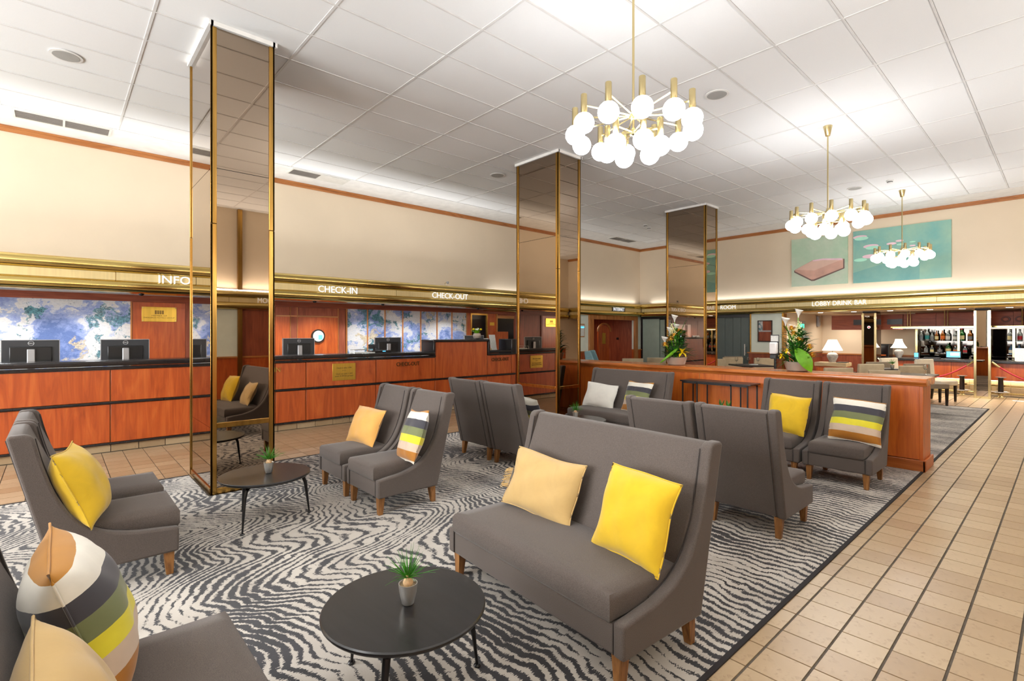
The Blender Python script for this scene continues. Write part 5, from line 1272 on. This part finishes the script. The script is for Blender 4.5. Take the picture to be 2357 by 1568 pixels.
back_at(da, -2.16, 13.1, AW)
def put(src, x, y, rz, lab): o = dup(src, (0, 0, 0), 0, lab); return back_at(o, x, y, rz)
put(da, -2.90, 13.2, AW, 'beige suede dining chair back second from the partition end')
put(da, -2.24, 11.1, AW, 'low beige dining chair back just above the partition cap in front of the others')
put(da, -3.01, 11.3, AW, 'beige dining chair back just above the partition cap right of the leafy arrangement')
dbk = make_diner('dining_chair', 'shade-darkened dining chair facing the lounge behind the beige pair, right one', 'suede2', 0.86); back_at(dbk, -2.25, 14.05, AW + PI)
put(dbk, -3.0, 14.3, AW + PI, 'shade-darkened dining chair facing the lounge behind the beige pair, left one')
dpl = make_diner('dining_chair', 'tall pale dining chair in front of the bar, nearer the slim brass column', 'suede3', 0.93, 0.56); back_at(dpl, -2.25, 14.9, AW + PI + 0.3)
put(dpl, -2.95, 15.05, AW + PI + 0.3, 'tall pale dining chair in front of the bar below the table lamp')
for x_, y_, rz, lab in ((-7.8, 11.4, AW, 'beige dining chair back left of the flower pot, farther left one'), (-7.62, 12.3, AW, 'beige dining chair back directly left of the flower pot'), (-6.02, 11.85, AW, 'small beige dining chair back in front of the far mirrored column'),
                        (-6.2, 12.75, AW + 0.1, 'small beige dining chair back at the right edge of the far mirrored column'), (-6.25, 13.9, AW, 'beige dining chair back in front of the grey blinds with a glass beside it'), (-6.55, 14.6, AW + 0.1, 'beige dining chair half hidden behind another in front of the grey blinds'), (-5.56, 14.3, AW, 'beige dining chair back below the dark framed picture')):
    put(dbk if 'half hidden' in lab else da, x_, y_, rz, lab)
def dtable(x, y, rz, label, w=0.8):
    t = thing('dining_table', label, 'table', (x, y, ZR), rz, 'dark dining tables behind the partition')
    bx('table_top', 'darkwood', -w / 2, w / 2, -w / 2, w / 2, 0.705, 0.74, t, 0.004)
    B().tube([(0, 0, 0.02), (0, 0, 0.705)], 0.045, 12).build('pedestal', 'blackmetal', t)
    B().lathe([(0.25, 0), (0.25, 0.012), (0.04, 0.03)], (0, 0, 0), 24).build('base_plate', 'blackmetal', t)
    return t
dtable(-2.05, 12.25, 0, 'dark dining table whose corner shows right of the partition end', 0.75); dtable(-2.75, 14.0 - 0.15, AW, 'dark dining table between beige and shade-darkened chairs', 0.5)
dtable(-5.38, 12.97, AW, 'dark dining table with wine glasses left of the leafy arrangement', 0.78); dtable(-6.9, 12.4, AW, 'dark dining table behind the flower pot', 0.6)
for x_, y_, lab in ((-5.62, 12.72, 'wine glass on the dining table nearest the far mirrored column'), (-5.42, 12.95, 'wine glass on the dining table, middle of three'), (-5.26, 13.13, 'wine glass on the dining table nearest the leafy arrangement'), (-1.85, 12.4, 'wine glass on the dining table right of the partition end')):
    g = thing('wine_glass', lab, 'glass', (x_, y_, ZR + 0.741), group='wine glasses on the dining tables')
    B().lathe([(0.034, 0), (0.034, 0.003), (0.005, 0.008)], (0, 0, 0), 16).build('foot', 'glass', g); B().tube([(0, 0, 0.006), (0, 0, 0.085)], 0.0045, 8).build('stem', 'glass', g)
    B().lathe([(0.004, 0.082), (0.03, 0.105), (0.038, 0.14), (0.033, 0.185), (0.031, 0.185), (0.036, 0.14), (0.028, 0.108), (0.002, 0.088)], (0, 0, 0), 18).build('bowl', 'glass', g)
nb = tag(bx('folded_napkin', 'white', -5.40, -5.24, 12.86, 13.0, ZR + 0.741, ZR + 0.757, None, 0.005), 'folded white napkin between the wine glasses', 'napkin'); nb.location = (0.05, -0.02, 0)
grass_plant((-2.62, 13.72, ZR + 0.741), 'small grass plant on the dining table between beige chairs', 8)
# wing chair and leather chair near the alcove
wg_ = thing('wing_chair', 'teal wing chair seen from behind in front of the dark alcove', 'chair', (-9.2, 11.75, 0), R(-60))
B().prism([(-0.26, 0.3), (-0.36, 1.0), (-0.30, 1.03), (-0.14, 0.42), (-0.14, 0.3)], 'x', -0.36, 0.36).build('backrest', 'teal', wg_, bevel=0.03, seg=3)
for s_ in (-1, 1): B().prism([(-0.36, 1.02), (-0.27, 0.2), (0.35, 0.2), (0.35, 0.58), (-0.02, 0.62), (-0.18, 1.04)], 'x', min(s_ * 0.36, s_ * 0.44), max(s_ * 0.36, s_ * 0.44)).build('wing', 'teal', wg_, bevel=0.03, seg=3)
bx('seat', 'teal', -0.36, 0.36, -0.25, 0.36, 0.2, 0.45, wg_, 0.03, 3)
for x_ in (-0.36, 0.36):
    for y_ in (-0.24, 0.3): B().taper(x_, y_, 0, 0.2, 0.015, 0.015, 0.025, 0.025).build('leg', 'darkwood', wg_)
lt = thing('leather_chair', 'brown leather armchair inside the dark alcove', 'chair', (-10.7, 13.15, 0), R(-90))
B().prism([(-0.3, 0.2), (-0.36, 0.88), (-0.24, 0.9), (-0.12, 0.4), (-0.12, 0.2)], 'x', -0.34, 0.34).build('backrest', 'brownleather', lt, bevel=0.03, seg=3); bx('seat', 'brownleather', -0.34, 0.34, -0.25, 0.35, 0.15, 0.42, lt, 0.03, 3)
for s_ in (-1, 1): bx('armrest', 'brownleather', min(s_ * 0.34, s_ * 0.46), max(s_ * 0.34, s_ * 0.46), -0.28, 0.36, 0.1, 0.6, lt, 0.03, 3)
for x_ in (-0.38, 0.38):
    for y_ in (-0.22, 0.3): B().taper(x_, y_, 0, 0.15, 0.02, 0.02, 0.03, 0.03).build('leg', 'darkwood', lt)

sp = thing('cornice_spotlight', 'tiny clip spotlight standing on the cornice above the CHECK-OUT lettering', 'spotlight', (-8.88, 6.2, 2.548))
B().tube([(0, -0.08, 0), (0, -0.08, 0.05), (0, -0.05, 0.065)], 0.006, 6).build('bracket', 'brass', sp)
B().lathe([(0.02, -0.02), (0.032, 0.02), (0.026, 0.03)], (0, -0.01, 0.06), 12).build('lamp_head', 'silver', sp)
